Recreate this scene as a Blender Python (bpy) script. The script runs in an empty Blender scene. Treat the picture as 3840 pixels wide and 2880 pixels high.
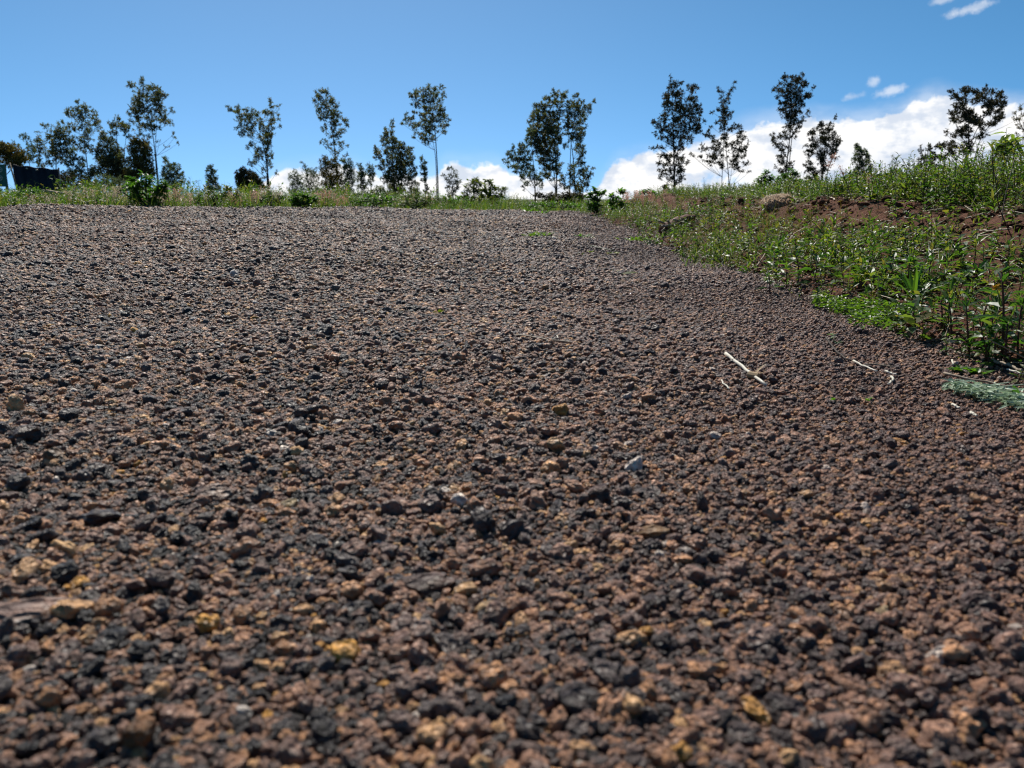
import bpy, bmesh, math, random
import numpy as np
from mathutils import Vector, Matrix, noise as mnoise

R = math.radians
rng = np.random.default_rng(7)
random.seed(7)
scn = bpy.context.scene
COL = scn.collection

# ------------------------------------------------------------------ camera
PITCH = R(13.2)
CAMZ = 0.30
FPX = 788.0
cam_d = bpy.data.cameras.new("camera")
cam = bpy.data.objects.new("camera", cam_d)
COL.objects.link(cam)
cam.location = (0, 0, CAMZ)
cam.rotation_euler = (R(90) - PITCH, 0, 0)
cam_d.sensor_width = 36.0
cam_d.lens = 36.0 * FPX / 1024.0
cam_d.clip_start = 0.01
cam_d.clip_end = 6000
cam_d.dof.use_dof = True
cam_d.dof.focus_distance = 2.1
cam_d.dof.aperture_fstop = 7.8
scn.camera = cam

# ------------------------------------------------------------------ sun, sky, exposure
SUN_EL, SUN_AZ = R(48), R(-13)            # azimuth measured from +Y towards +X
sd = Vector((math.cos(SUN_EL) * math.sin(SUN_AZ), math.cos(SUN_EL) * math.cos(SUN_AZ), math.sin(SUN_EL)))
sun_d = bpy.data.lights.new("sun", 'SUN')
sun_d.energy = 5.0
sun_d.angle = R(0.5)
sun_d.color = (1.0, 0.95, 0.87)
sun = bpy.data.objects.new("sun", sun_d)
COL.objects.link(sun)
sun.location = sd * 50
sun.rotation_euler = (-sd).to_track_quat('-Z', 'Y').to_euler()

scn.view_settings.view_transform = 'Standard'
scn.view_settings.look = 'None'
scn.view_settings.exposure = 0.22
scn.view_settings.gamma = 1.0
scn.render.engine = 'CYCLES'
scn.cycles.max_bounces = 6
scn.cycles.diffuse_bounces = 2
scn.cycles.glossy_bounces = 2
scn.cycles.transmission_bounces = 4
scn.cycles.transparent_max_bounces = 4
scn.cycles.sample_clamp_indirect = 4.0
scn.cycles.pixel_filter_type = 'BLACKMAN_HARRIS'
scn.cycles.filter_width = 1.15
scn.cycles.use_denoising = True

W = bpy.data.worlds.new("World")
scn.world = W
W.use_nodes = True


class NT:
    """small helper for building node trees"""
    def __init__(self, tree):
        self.t = tree
        self.n = tree.nodes
        self.l = tree.links

    def new(self, kind, **kw):
        n = self.n.new(kind)
        for k, v in kw.items():
            setattr(n, k, v)
        return n

    def put(self, sock, val):
        if isinstance(val, bpy.types.NodeSocket):
            self.l.new(val, sock)
        elif val is not None:
            sock.default_value = val

    def math(self, op, a, b=None, c=None, clamp=False):
        n = self.new('ShaderNodeMath', operation=op, use_clamp=clamp)
        self.put(n.inputs[0], a)
        if b is not None:
            self.put(n.inputs[1], b)
        if c is not None:
            self.put(n.inputs[2], c)
        return n.outputs[0]

    def mix(self, fac, a, b, blend='MIX'):
        n = self.new('ShaderNodeMix', data_type='RGBA', blend_type=blend)
        self.put(n.inputs[0], fac)
        self.put(n.inputs[6], a)
        self.put(n.inputs[7], b)
        return n.outputs[2]

    def step(self, x, lo, hi, a=0.0, b=1.0):
        n = self.new('ShaderNodeMapRange', interpolation_type='SMOOTHSTEP')
        self.put(n.inputs[0], x)
        for i, v in enumerate((lo, hi, a, b)):
            self.put(n.inputs[1 + i], v)
        return n.outputs[0]

    def noise(self, vec, scale, detail=4.0, rough=0.5, dim='3D', out=0):
        n = self.new('ShaderNodeTexNoise', noise_dimensions=dim)
        if vec is not None:
            self.l.new(vec, n.inputs['Vector'])
        n.inputs['Scale'].default_value = scale
        n.inputs['Detail'].default_value = detail
        n.inputs['Roughness'].default_value = rough
        return n.outputs[out]

    def ramp(self, fac, stops, interp='LINEAR'):
        n = self.new('ShaderNodeValToRGB')
        cr = n.color_ramp
        cr.interpolation = interp
        while len(cr.elements) < len(stops):
            cr.elements.new(0.5)
        for e, (p, c) in zip(cr.elements, stops):
            e.position = p
            e.color = (c[0], c[1], c[2], 1)
        self.put(n.inputs[0], fac)
        return n.outputs[0]


def build_world():
    W.node_tree.nodes.clear()
    N = NT(W.node_tree)
    sky = N.new('ShaderNodeTexSky', sky_type='NISHITA')
    sky.sun_disc = False
    sky.sun_elevation = SUN_EL
    sky.sun_rotation = SUN_AZ
    sky.altitude = 1700
    sky.air_density = 0.4
    sky.dust_density = 1.1
    sky.ozone_density = 2.0
    hs = N.new('ShaderNodeHueSaturation')
    hs.inputs['Saturation'].default_value = 1.26
    hs.inputs['Value'].default_value = 1.0
    hs.inputs['Hue'].default_value = 0.483
    N.l.new(sky.outputs[0], hs.inputs['Color'])
    tc = N.new('ShaderNodeTexCoord')
    d = tc.outputs['Generated']
    sp = N.new('ShaderNodeSeparateXYZ')
    N.l.new(d, sp.inputs[0])
    x, y, z = sp.outputs
    # clear highland air: less whitening towards the horizon than the sky model gives
    lift = N.new('ShaderNodeCombineXYZ')
    N.put(lift.inputs[0], x)
    N.put(lift.inputs[1], y)
    N.put(lift.inputs[2], N.math('ADD', N.math('MULTIPLY', N.math('MAXIMUM', z, -0.05), 0.70), 0.075))
    nrm = N.new('ShaderNodeVectorMath', operation='NORMALIZE')
    N.l.new(lift.outputs[0], nrm.inputs[0])
    N.l.new(nrm.outputs[0], sky.inputs['Vector'])
    deg = 57.29578
    az = N.math('MULTIPLY', N.math('ARCTAN2', x, y), deg)
    el = N.math('MULTIPLY', N.math('ARCSINE', z), deg)
    # height of the cloud bank's top (degrees) against azimuth
    pts = [(-60, 2.6), (-40, 1.9), (-33, 0.6), (-22, 0.3), (-17.5, 1.2), (-15.0, 2.3), (-12, 2.35), (-9, 1.7), (-5.5, 1.9),
           (-4, 2.6), (-1.5, 2.55), (0.5, 1.9), (3.2, 1.5), (5.0, 0.7), (6.3, 1.6), (8.0, 2.9), (10.5, 3.3),
           (13.0, 4.1), (16.5, 5.1), (19, 5.35), (22.5, 5.6), (25.0, 6.1), (26.6, 6.9), (28.5, 6.5), (33, 6.3), (40, 6.4), (60, 5.0)]
    fc = N.new('ShaderNodeFloatCurve')
    cu = fc.mapping.curves[0]
    fc.mapping.use_clip = False
    for i, (a, e) in enumerate(pts):
        px, py = (a + 60) / 120, e * math.cos(R(a)) / 10
        if i == 0:
            cu.points[0].location = (px, py)
        elif i == len(pts) - 1:
            cu.points[-1].location = (px, py)
        else:
            cu.points.new(px, py)
    for p in cu.points:
        p.handle_type = 'AUTO_CLAMPED'
    fc.mapping.update()
    N.put(fc.inputs['Value'], N.math('DIVIDE', N.math('ADD', az, 60.0), 120.0))
    top = N.math('MULTIPLY', fc.outputs[0], 10.0)
    # streaky noise (stretched along the horizon) and puffy noise
    mp = N.new('ShaderNodeMapping')
    mp.inputs['Scale'].default_value = (1, 1, 2.4)
    N.l.new(d, mp.inputs['Vector'])
    streak = N.noise(mp.outputs[0], 9.0, 7, 0.55)
    puff = N.noise(d, 44.0, 6, 0.55)
    fine = N.noise(d, 120.0, 5, 0.6)
    h = N.math('SUBTRACT', top, el)
    h = N.math('ADD', h, N.math('MULTIPLY', N.math('SUBTRACT', streak, 0.5), 1.7))
    hp = N.math('ADD', h, N.math('MULTIPLY', N.math('SUBTRACT', puff, 0.5), 1.2))
    hp = N.math('ADD', hp, N.math('MULTIPLY', N.math('SUBTRACT', fine, 0.5), 0.6))
    body = N.step(hp, -0.1, 0.36)
    wisp = N.math('MULTIPLY', N.step(h, -1.0, 0.5), N.step(az, 6.0, 24.0, 0.15, 0.42))
    mask = N.math('MAXIMUM', body, wisp)
    # blue gap low at the middle right where the sky shows under the bank
    gap = N.math('MULTIPLY', N.step(N.math('ABSOLUTE', N.math('SUBTRACT', az, 14.2)), 2.6, 0.6),
                 N.step(N.math('ABSOLUTE', N.math('SUBTRACT', el, 1.15)), 0.9, 0.3))
    gap = N.math('MULTIPLY', gap, N.step(puff, 0.42, 0.6))
    mask = N.math('MULTIPLY', mask, N.math('SUBTRACT', 1.0, N.math('MULTIPLY', gap, 0.55)))
    # a few small detached puffs
    for (a, e, ra, re, st) in ((23.4, 7.15, .5, .42, .4), (24.4, 6.5, 1.3, .42, .5), (22.4, 6.35, .9, .32, .4), (25.4, 12.5, 2.2, .5, .6),
                               (27.9, 12.1, 1.9, .42, .5), (28.2, 10.8, 1.5, .34, .5), (26.9, 11.5, 1.1, .3, .35)):
        dx = N.math('DIVIDE', N.math('SUBTRACT', az, a), ra)
        dy = N.math('DIVIDE', N.math('SUBTRACT', N.math('ADD', el, N.math('MULTIPLY', N.math('SUBTRACT', az, a), -0.18)), e), re)
        r = N.math('SQRT', N.math('ADD', N.math('MULTIPLY', dx, dx), N.math('MULTIPLY', dy, dy)))
        r = N.math('ADD', r, N.math('MULTIPLY', N.math('SUBTRACT', puff, 0.5), 1.6))
        r = N.math('ADD', r, N.math('MULTIPLY', N.math('SUBTRACT', fine, 0.5), 1.1))
        mask = N.math('MAXIMUM', mask, N.math('MULTIPLY', N.step(r, 1.05, 0.1), st))
    # billows: brighter near the tops, bluish grey in the hollows and low down on the right
    bil = N.noise(mp.outputs[0], 21.0, 5, 0.55)
    low = N.math('MULTIPLY', N.step(h, 0.6, 4.2), N.step(az, 15.0, 27.0))
    shade = N.math('ADD', N.math('MULTIPLY', N.step(N.math('ADD', N.math('MULTIPLY', bil, 0.65), N.math('MULTIPLY', puff, 0.35)), 0.44, 0.60), 0.75), N.math('MULTIPLY', low, 0.55), clamp=True)
    ccol = N.mix(shade, (7.3, 7.2, 7.1, 1), (3.7, 4.35, 5.4, 1))
    out = N.mix(mask, hs.outputs[0], ccol)
    bg = N.new('ShaderNodeBackground')
    bg.inputs['Strength'].default_value = 0.132
    N.l.new(out, bg.inputs['Color'])
    wo = N.new('ShaderNodeOutputWorld')
    N.l.new(bg.outputs[0], wo.inputs['Surface'])


build_world()

# ------------------------------------------------------------------ terrain function
_ph = rng.uniform(0, 6.28, 24)


def sm(a, b, x):
    t = np.clip((x - a) / (b - a), 0, 1)
    return t * t * (3 - 2 * t)


def s_left(x, y):
    """distance to the road's far (left) edge, positive on the road"""
    a = .876 * x - .482 * y + 5.78
    b = 14.6 - y + 0.05 * x
    k = 1.5
    h = np.clip(0.5 + 0.5 * (b - a) / k, 0, 1)
    return b * (1 - h) + a * h - k * h * (1 - h)


def x_right(y):
    return (.86 + .010 * np.maximum(y - 2, 0) + .07 * np.maximum(y - 11.3, 0) ** 2
            + .03 * np.sin(y * 2.1 + 1) + .025 * np.sin(y * 4.7))


def d_right(x, y):
    return x - x_right(y)


def und(x, y):
    o = 0
    for i, (f, a) in enumerate(((1.1, .008), (1.9, .0065), (3.3, .0035), (6.1, .002), (9.0, .0012))):
        o = o + a * np.sin(f * x * math.cos(_ph[i]) * 2 + f * y * math.sin(_ph[i]) * 2 + _ph[i + 6])
        o = o + a * np.sin(f * x * math.cos(_ph[i] + 1.9) * 2 + f * y * math.sin(_ph[i] + 1.9) * 2 + _ph[i + 12])
    return o


def gz(x, y):
    x = np.asarray(x, float)
    y = np.asarray(y, float)
    s = s_left(x, y)
    A = .226 - .15 * sm(6, 15, y)
    t = np.clip(1 - s / 5.8, 0, 2)
    up = np.where(t < 1, np.power(np.clip(t, 0, 1), 1.35), 1.0)
    z = A * up
    z = z - np.clip(-s, 0, 3) * .035
    far = sm(12, 24, np.hypot(x, y))
    z = z * (1 - far)
    d = d_right(x, y)
    hb = (.05 * sm(0, .2, d) + .08 * sm(.15, .6, d) + .13 * sm(.58, .86, d) + .07 * sm(.8, 2.2, d) + .14 * sm(2.0, 7, d))
    hb = hb + .05 * sm(.95, 2.3, d) * (1 - sm(4.2, 9, y)) + .15 * sm(.95, 2.0, d) * (1 - sm(3.0, 5.4, y))
    hb = hb * (1 - sm(11.0, 15.0, y)) * (1 - .9 * sm(14, 30, x))
    lump = .5 + .5 * np.sin(x * 7.3 + 2.1 * np.sin(y * 3.1)) * np.sin(y * 5.7 + 1.7 * np.sin(x * 4.3))
    z = z + hb + .035 * sm(.1, .8, d) * (lump - .5) * (1 - far)
    return z + und(x, y) * (1 - far)


# ------------------------------------------------------------------ photo pixels -> world
SP, CP = math.sin(PITCH), math.cos(PITCH)


def ray(X, Y):
    u = (X / 3.75 - 512) / FPX
    v = (384 - Y / 3.75) / FPX
    return np.array([u, CP + v * SP, -SP + v * CP])


def at(X, Y, dist):
    d = ray(X, Y)
    return np.array([0, 0, CAMZ]) + d * (dist / d[1])


def on_ground(X, Y, h=0.0):
    d = ray(X, Y)
    o = np.array([0, 0, CAMZ])
    t = t0 = 0.3
    while t < 40:
        p = o + d * t
        if p[2] <= gz(p[0], p[1]) + h:
            break
        t0 = t
        t += .01 + t * .002
    for _ in range(14):
        m = (t + t0) / 2
        p = o + d * m
        if p[2] <= gz(p[0], p[1]) + h:
            t = m
        else:
            t0 = m
    return np.array([p[0], p[1], float(gz(p[0], p[1])) + h])


# ------------------------------------------------------------------ mesh building
class MB:
    def __init__(self):
        self.v = []
        self.f = []
        self.n = 0

    def add(self, v, f, mi=0):
        v = np.asarray(v, float).reshape(-1, 3)
        f = np.asarray(f, np.int64)
        self.v.append(v)
        self.f.append((f + self.n, mi))
        self.n += len(v)

    def mesh(self, name, mats, smooth=False, origin=None):
        me = bpy.data.meshes.new(name)
        V = np.concatenate(self.v)
        if origin is not None:
            V = V - np.asarray(origin)
        lv = np.concatenate([f.ravel() for f, _ in self.f])
        tot = np.concatenate([np.full(len(f), f.shape[1]) for f, _ in self.f])
        mi = np.concatenate([np.full(len(f), m) for f, m in self.f])
        st = np.concatenate([[0], np.cumsum(tot)[:-1]])
        me.vertices.add(len(V))
        me.vertices.foreach_set('co', V.ravel().astype(np.float32))
        me.loops.add(len(lv))
        me.loops.foreach_set('vertex_index', lv.astype(np.int32))
        me.polygons.add(len(tot))
        me.polygons.foreach_set('loop_start', st.astype(np.int32))
        me.polygons.foreach_set('loop_total', tot.astype(np.int32))
        me.polygons.foreach_set('material_index', mi.astype(np.int32))
        me.polygons.foreach_set('use_smooth', np.full(len(tot), smooth))
        for m in mats:
            me.materials.append(m)
        me.update(calc_edges=True)
        me.validate()
        return me

    def obj(self, name, mats, parent=None, smooth=False, origin=None):
        if not isinstance(mats, (list, tuple)):
            mats = [mats]
        o = bpy.data.objects.new(name, self.mesh(name, mats, smooth, origin))
        COL.objects.link(o)
        if parent is not None:
            o.parent = parent
        elif origin is not None:
            o.location = origin
        return o


def tag(o, label=None, cat=None, group=None, kind=None):
    for k, v in (('label', label), ('category', cat), ('group', group), ('kind', kind)):
        if v:
            o[k] = v
    return o


def thing(name, loc, label, cat, group=None):
    o = bpy.data.objects.new(name, None)
    o.empty_display_size = .1
    COL.objects.link(o)
    o.location = loc
    return tag(o, label, cat, group)


def unit(v):
    return v / np.maximum(np.linalg.norm(v, axis=-1, keepdims=True), 1e-9)


def leaves(P, D, U, L, Wd, droop=.15, fold=.18):
    """N pointed leaves, 8 verts each; P base, D direction, U upper side"""
    P, D, U = (np.asarray(a, float).reshape(-1, 3) for a in (P, D, U))
    n = len(P)
    L = np.broadcast_to(np.asarray(L, float), (n,))
    Wd = np.broadcast_to(np.asarray(Wd, float), (n,))
    D = unit(D)
    S = unit(np.cross(D, U))
    U = unit(np.cross(S, D))
    tm = np.array([[0, 0, 0], [-.46, .3, fold], [0, .32, 0], [.46, .3, fold], [-.36, .66, fold * .8], [0, .68, -.02], [.36, .66, fold * .8], [0, 1, 0]])
    dr = droop * tm[:, 1] ** 2
    V = (P[:, None, :] + S[:, None, :] * (tm[None, :, 0, None] * Wd[:, None, None])
         + D[:, None, :] * (tm[None, :, 1, None] * L[:, None, None])
         + U[:, None, :] * (tm[None, :, 2, None] * Wd[:, None, None] - dr[None, :, None] * L[:, None, None]))
    base = (np.arange(n) * 8)[:, None]
    tri = np.concatenate([base + np.array([[0, 2, 1]]), base + np.array([[0, 3, 2]]), base + np.array([[4, 5, 7]]), base + np.array([[5, 6, 7]])])
    quad = np.concatenate([base + np.array([[1, 2, 5, 4]]), base + np.array([[2, 3, 6, 5]])])
    return V.reshape(-1, 3), tri, quad


def add_leaves(mb, *a, mi=0, **k):
    v, t, q = leaves(*a, **k)
    f0 = mb.n
    mb.add(v, t, mi)
    mb.f.append((q + f0, mi))


def diamonds(P, D, U, L, Wd):
    P, D, U = (np.asarray(a, float).reshape(-1, 3) for a in (P, D, U))
    n = len(P)
    L = np.broadcast_to(np.asarray(L, float), (n,))[:, None]
    Wd = np.broadcast_to(np.asarray(Wd, float), (n,))[:, None]
    D = unit(D)
    S = unit(np.cross(D, U))
    N_ = np.cross(S, D)
    V = np.stack([P, P + D * L * .45 + S * Wd * .5 + N_ * Wd * .12, P + D * L - N_ * L * .12, P + D * L * .45 - S * Wd * .5 + N_ * Wd * .12], 1)
    b = (np.arange(n) * 4)[:, None]
    F = np.concatenate([b + np.array([[0, 1, 2]]), b + np.array([[0, 2, 3]])])
    return V.reshape(-1, 3), F


def blades(P, H, lean, Wd, seg=3, bow=.5):
    """grass blades: P base, H length, lean = horizontal vector of the tip (relative to H)"""
    P = np.asarray(P, float).reshape(-1, 3)
    n = len(P)
    H = np.broadcast_to(np.asarray(H, float), (n,))[:, None]
    Wd = np.broadcast_to(np.asarray(Wd, float), (n,))[:, None]
    lean = np.asarray(lean, float).reshape(-1, 2)
    a = rng.uniform(0, 6.28, n)
    S = np.stack([np.cos(a), np.sin(a), np.zeros(n)], 1)
    rows = []
    for i in range(seg + 1):
        t = i / seg
        off = np.concatenate([lean * (t ** (1 + bow)) * H, (t - .28 * t * t * np.linalg.norm(lean, axis=1, keepdims=True)) * H], 1)
        w = Wd * (1 - t) ** .7 * .5 if i < seg else None
        c = P + off
        if i < seg:
            rows += [c - S * w, c + S * w]
        else:
            rows += [c]
    V = np.stack(rows, 1)
    k = 2 * seg + 1
    b = (np.arange(n) * k)[:, None]
    Q = np.concatenate([b + np.array([[2 * i, 2 * i + 1, 2 * i + 3, 2 * i + 2]]) for i in range(seg - 1)]) if seg > 1 else np.zeros((0, 4), int)
    T = b + np.array([[2 * seg - 2, 2 * seg - 1, 2 * seg]])
    return V.reshape(-1, 3), Q, T


def add_blades(mb, *a, mi=0, **k):
    v, q, t = blades(*a, **k)
    f0 = mb.n
    mb.add(v, t, mi)
    if len(q):
        mb.f.append((q + f0, mi))


def tube(mb, pts, r, sides=6, mi=0, cap=True):
    pts = np.asarray(pts, float)
    n = len(pts)
    r = np.broadcast_to(np.asarray(r, float), (n,))
    T = unit(np.gradient(pts, axis=0))
    ref = np.array([0.31, 0.17, 1.0]) if abs(T[0][2]) < .9 else np.array([1.0, .2, .1])
    A = unit(np.cross(T, ref))
    B = np.cross(T, A)
    an = np.arange(sides) / sides * 2 * math.pi
    ring = pts[:, None, :] + r[:, None, None] * (np.cos(an)[None, :, None] * A[:, None, :] + np.sin(an)[None, :, None] * B[:, None, :])
    V = ring.reshape(-1, 3)
    i = np.arange(n - 1)[:, None] * sides
    j = np.arange(sides)[None, :]
    j2 = (j + 1) % sides
    Q = np.stack([i + j, i + j2, i + sides + j2, i + sides + j], -1).reshape(-1, 4)
    f0 = mb.n
    mb.add(V, Q, mi)
    if cap:
        mb.f.append((np.array([np.arange(sides)[::-1] + f0]), mi))
        mb.f.append((np.array([np.arange(sides) + f0 + (n - 1) * sides]), mi))


def sticks(mb, P0, P1, r0, r1, mi=0, sides=3):
    """many straight tapered twigs"""
    P0 = np.asarray(P0, float).reshape(-1, 3)
    P1 = np.asarray(P1, float).reshape(-1, 3)
    n = len(P0)
    T = unit(P1 - P0)
    ref = np.where(np.abs(T[:, 2:3]) < .9, np.array([[0, 0, 1.]]), np.array([[1., 0, 0]]))
    A = unit(np.cross(T, ref))
    B = np.cross(T, A)
    r0 = np.broadcast_to(np.asarray(r0, float), (n,))[:, None, None]
    r1 = np.broadcast_to(np.asarray(r1, float), (n,))[:, None, None]
    an = np.arange(sides) / sides * 2 * math.pi
    c = np.cos(an)[None, :, None] * A[:, None, :] + np.sin(an)[None, :, None] * B[:, None, :]
    V = np.concatenate([P0[:, None, :] + c * r0, P1[:, None, :] + c * r1], 1)
    b = (np.arange(n) * 2 * sides)[:, None]
    Q = np.concatenate([b + np.array([[j, (j + 1) % sides, sides + (j + 1) % sides, sides + j]]) for j in range(sides)])
    mb.add(V.reshape(-1, 3), Q, mi)


def rdir(n, zlo=-1.0, zhi=1.0):
    z = rng.uniform(zlo, zhi, n)
    a = rng.uniform(0, 2 * math.pi, n)
    h = np.sqrt(np.clip(1 - z * z, 0, 1))
    return np.stack([h * np.cos(a), h * np.sin(a), z], 1)


# ------------------------------------------------------------------ materials
def new_mat(name):
    m = bpy.data.materials.new(name)
    m.use_nodes = True
    m.node_tree.nodes.clear()
    N = NT(m.node_tree)
    out = N.new('ShaderNodeOutputMaterial')
    return m, N, out


def leaf_mat(name, cols, rough=.42, trans=.4, spec=.5, tcol=None, dry=.35):
    m, N, out = new_mat(name)
    g = N.new('ShaderNodeNewGeometry')
    c = N.ramp(g.outputs['Random Per Island'], [(i / (len(cols) - 1), k) for i, k in enumerate(cols)])
    tc = N.new('ShaderNodeTexCoord')
    big = N.noise(tc.outputs['Object'], 2.6, 3, .6)
    c = N.mix(N.step(big, .35, .68, .0, dry), c, N.mix(1.0, c, (1.7, 1.15, .65, 1), 'MULTIPLY'))
    b = N.new('ShaderNodeBsdfPrincipled')
    N.l.new(c, b.inputs['Base Color'])
    b.inputs['Roughness'].default_value = rough
    b.inputs['Specular IOR Level'].default_value = spec
    t = N.new('ShaderNodeBsdfTranslucent')
    N.l.new(N.mix(1.0, c, tcol or (2.2, 2.4, .9, 1), 'MULTIPLY'), t.inputs['Color'])
    mx = N.new('ShaderNodeMixShader')
    mx.inputs[0].default_value = trans
    N.l.new(b.outputs[0], mx.inputs[1])
    N.l.new(t.outputs[0], mx.inputs[2])
    N.l.new(mx.outputs[0], out.inputs[0])
    return m


def plain_mat(name, c1, c2, scale=30.0, rough=.7, bump=.3, spec=.3, stretch=(1, 1, 1)):
    m, N, out = new_mat(name)
    tc = N.new('ShaderNodeTexCoord')
    mp = N.new('ShaderNodeMapping')
    mp.inputs['Scale'].default_value = stretch
    N.l.new(tc.outputs['Object'], mp.inputs[0])
    n = N.noise(mp.outputs[0], scale, 5, .6)
    b = N.new('ShaderNodeBsdfPrincipled')
    N.l.new(N.ramp(n, [(.3, c1), (.7, c2)]), b.inputs['Base Color'])
    b.inputs['Roughness'].default_value = rough
    b.inputs['Specular IOR Level'].default_value = spec
    if bump:
        bp = N.new('ShaderNodeBump')
        bp.inputs['Strength'].default_value = bump
        bp.inputs['Distance'].default_value = .01
        N.l.new(n, bp.inputs['Height'])
        N.l.new(bp.outputs[0], b.inputs['Normal'])
    N.l.new(b.outputs[0], out.inputs[0])
    return m


def soil_mat(name, c_lo, c_mid, c_hi, bump=.6, scale=1.0, dist=.02):
    m, N, out = new_mat(name)
    g = N.new('ShaderNodeNewGeometry')
    p = g.outputs['Position']
    n1 = N.noise(p, 1.7 * scale, 6, .6)
    n2 = N.noise(p, 16 * scale, 6, .65)
    n3 = N.noise(p, 70 * scale, 4, .6)
    c = N.ramp(N.math('ADD', N.math('MULTIPLY', n1, .45), N.math('MULTIPLY', n2, .55)), [(.3, c_lo), (.5, c_mid), (.72, c_hi)])
    b = N.new('ShaderNodeBsdfPrincipled')
    N.l.new(c, b.inputs['Base Color'])
    b.inputs['Roughness'].default_value = .9
    b.inputs['Specular IOR Level'].default_value = .2
    bp = N.new('ShaderNodeBump')
    bp.inputs['Strength'].default_value = bump
    bp.inputs['Distance'].default_value = dist
    N.l.new(N.math('ADD', n2, N.math('MULTIPLY', n3, .5)), bp.inputs['Height'])
    N.l.new(bp.outputs[0], b.inputs['Normal'])
    N.l.new(b.outputs[0], out.inputs[0])
    return m


def stone_mat(name, attr=True, col=(.1, .06, .04)):
    m, N, out = new_mat(name)
    tc = N.new('ShaderNodeTexCoord')
    p = tc.outputs['Object']
    if attr:
        a = N.new('ShaderNodeAttribute', attribute_type='INSTANCER', attribute_name='col')
        base = a.outputs['Color']
        pit_s, n_s = 2.6, 1.6
    else:
        rgb = N.new('ShaderNodeRGB')
        rgb.outputs[0].default_value = (*col, 1)
        base = rgb.outputs[0]
        pit_s, n_s = 2.6, 1.6
    n = N.noise(p, n_s, 5, .65)
    vo = N.new('ShaderNodeTexVoronoi')
    vo.inputs['Scale'].default_value = pit_s
    N.l.new(p, vo.inputs['Vector'])
    c = N.mix(N.step(n, .35, .68), N.mix(1.0, base, (.55, .52, .52, 1), 'MULTIPLY'), N.mix(1.0, base, (1.3, 1.22, 1.12, 1), 'MULTIPLY'))
    b = N.new('ShaderNodeBsdfPrincipled')
    N.l.new(c, b.inputs['Base Color'])
    b.inputs['Roughness'].default_value = .5
    b.inputs['Specular IOR Level'].default_value = .38
    bp = N.new('ShaderNodeBump')
    bp.inputs['Strength'].default_value = .55
    bp.inputs['Distance'].default_value = .16
    pits = N.step(vo.outputs['Distance'], .12, .45)
    N.l.new(N.math('ADD', N.math('MULTIPLY', pits, .6), n), bp.inputs['Height'])
    N.l.new(bp.outputs[0], b.inputs['Normal'])
    N.l.new(b.outputs[0], out.inputs[0])
    return m


M = {}
M['soil'] = soil_mat('red_soil', (.06, .022, .010), (.145, .054, .025), (.23, .105, .058), bump=1.0, scale=1.6, dist=.05)
M['field'] = soil_mat('field_soil', (.03, .03, .012), (.06, .06, .022), (.10, .08, .04), scale=.5)
M['roadbed'] = soil_mat('cinder_bed', (.03, .021, .018), (.065, .042, .035), (.12, .076, .062), bump=1.0, scale=4.0, dist=.006)
M['stone'] = stone_mat('cinder_stone')
M['bark'] = plain_mat('bark', (.035, .026, .02), (.085, .068, .055), 25, .85, .5, stretch=(1, 1, .2))
M['crown_a'] = leaf_mat('grevillea_leaf', [(.035, .045, .024), (.065, .08, .042), (.11, .12, .07), (.15, .115, .065)], .5, .38, .45, (1.7, 1.9, .8, 1), dry=.25)
M['crown_b'] = leaf_mat('bluish_leaf', [(.04, .055, .034), (.07, .09, .055), (.12, .14, .095), (.09, .095, .07)], .5, .38, .45, (1.7, 2.0, 1.0, 1), dry=.15)
M['crown_dark'] = leaf_mat('dark_leaf', [(.022, .026, .014), (.042, .045, .024), (.08, .07, .036)], .55, .2, .3, (1.4, 1.4, .6, 1))
M['crown_brown'] = leaf_mat('olive_leaf', [(.07, .066, .02), (.12, .11, .034), (.17, .15, .05)], .55, .3, .3, (1.5, 1.4, .5, 1))
M['bush_dark'] = leaf_mat('dark_bush_leaf', [(.02, .04, .012), (.035, .065, .018), (.06, .085, .03)], .45, .35, .45)
M['bush_brown'] = leaf_mat('brownish_leaf', [(.06, .06, .02), (.10, .08, .03), (.14, .10, .05)], .5, .35, .4)
M['bush'] = leaf_mat('bush_leaf', [(.025, .07, .012), (.045, .12, .018), (.08, .16, .025)], .4, .45, .5)
M['bush_y'] = leaf_mat('yellow_bush_leaf', [(.03, .055, .012), (.07, .10, .018), (.14, .16, .03)], .45, .4, .5)
M['bush_pale'] = leaf_mat('pale_bush_leaf', [(.08, .13, .03), (.13, .18, .05), (.2, .24, .08)], .4, .5, .5)
M['herb'] = leaf_mat('herb_leaf', [(.02, .055, .012), (.036, .085, .016), (.06, .12, .022), (.10, .145, .035), (.12, .11, .04)], .45, .42, .42, dry=.5)
M['weed'] = leaf_mat('weed_leaf', [(.02, .055, .014), (.035, .09, .018), (.06, .12, .022)], .38, .45, .5)
M['mat_plant'] = leaf_mat('mat_leaf', [(.035, .085, .014), (.06, .125, .02), (.10, .16, .03)], .4, .45, .5)
M['grass'] = leaf_mat('grass_blade', [(.025, .06, .014), (.042, .09, .018), (.075, .12, .028), (.14, .14, .06)], .42, .42, .5)
M['olive_grass'] = leaf_mat('olive_grass_blade', [(.06, .055, .02), (.10, .085, .032), (.15, .12, .055), (.06, .08, .02)], .5, .35, .35)
M['straw'] = leaf_mat('dry_straw', [(.20, .15, .08), (.34, .27, .16), (.46, .40, .28)], .5, .15, .4, (1, 1, .8, 1))
M['plume'] = leaf_mat('pink_plume', [(.36, .21, .17), (.44, .31, .26), (.5, .42, .36)], .6, .5, .2, (1.3, 1.1, 1.0, 1))
M['pale_plume'] = leaf_mat('pale_plume', [(.40, .34, .26), (.5, .44, .36), (.55, .5, .45)], .6, .5, .2, (1.2, 1.1, 1.0, 1))
M['stem'] = plain_mat('green_stem', (.05, .07, .02), (.09, .10, .035), 40, .5, .1)
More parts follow.
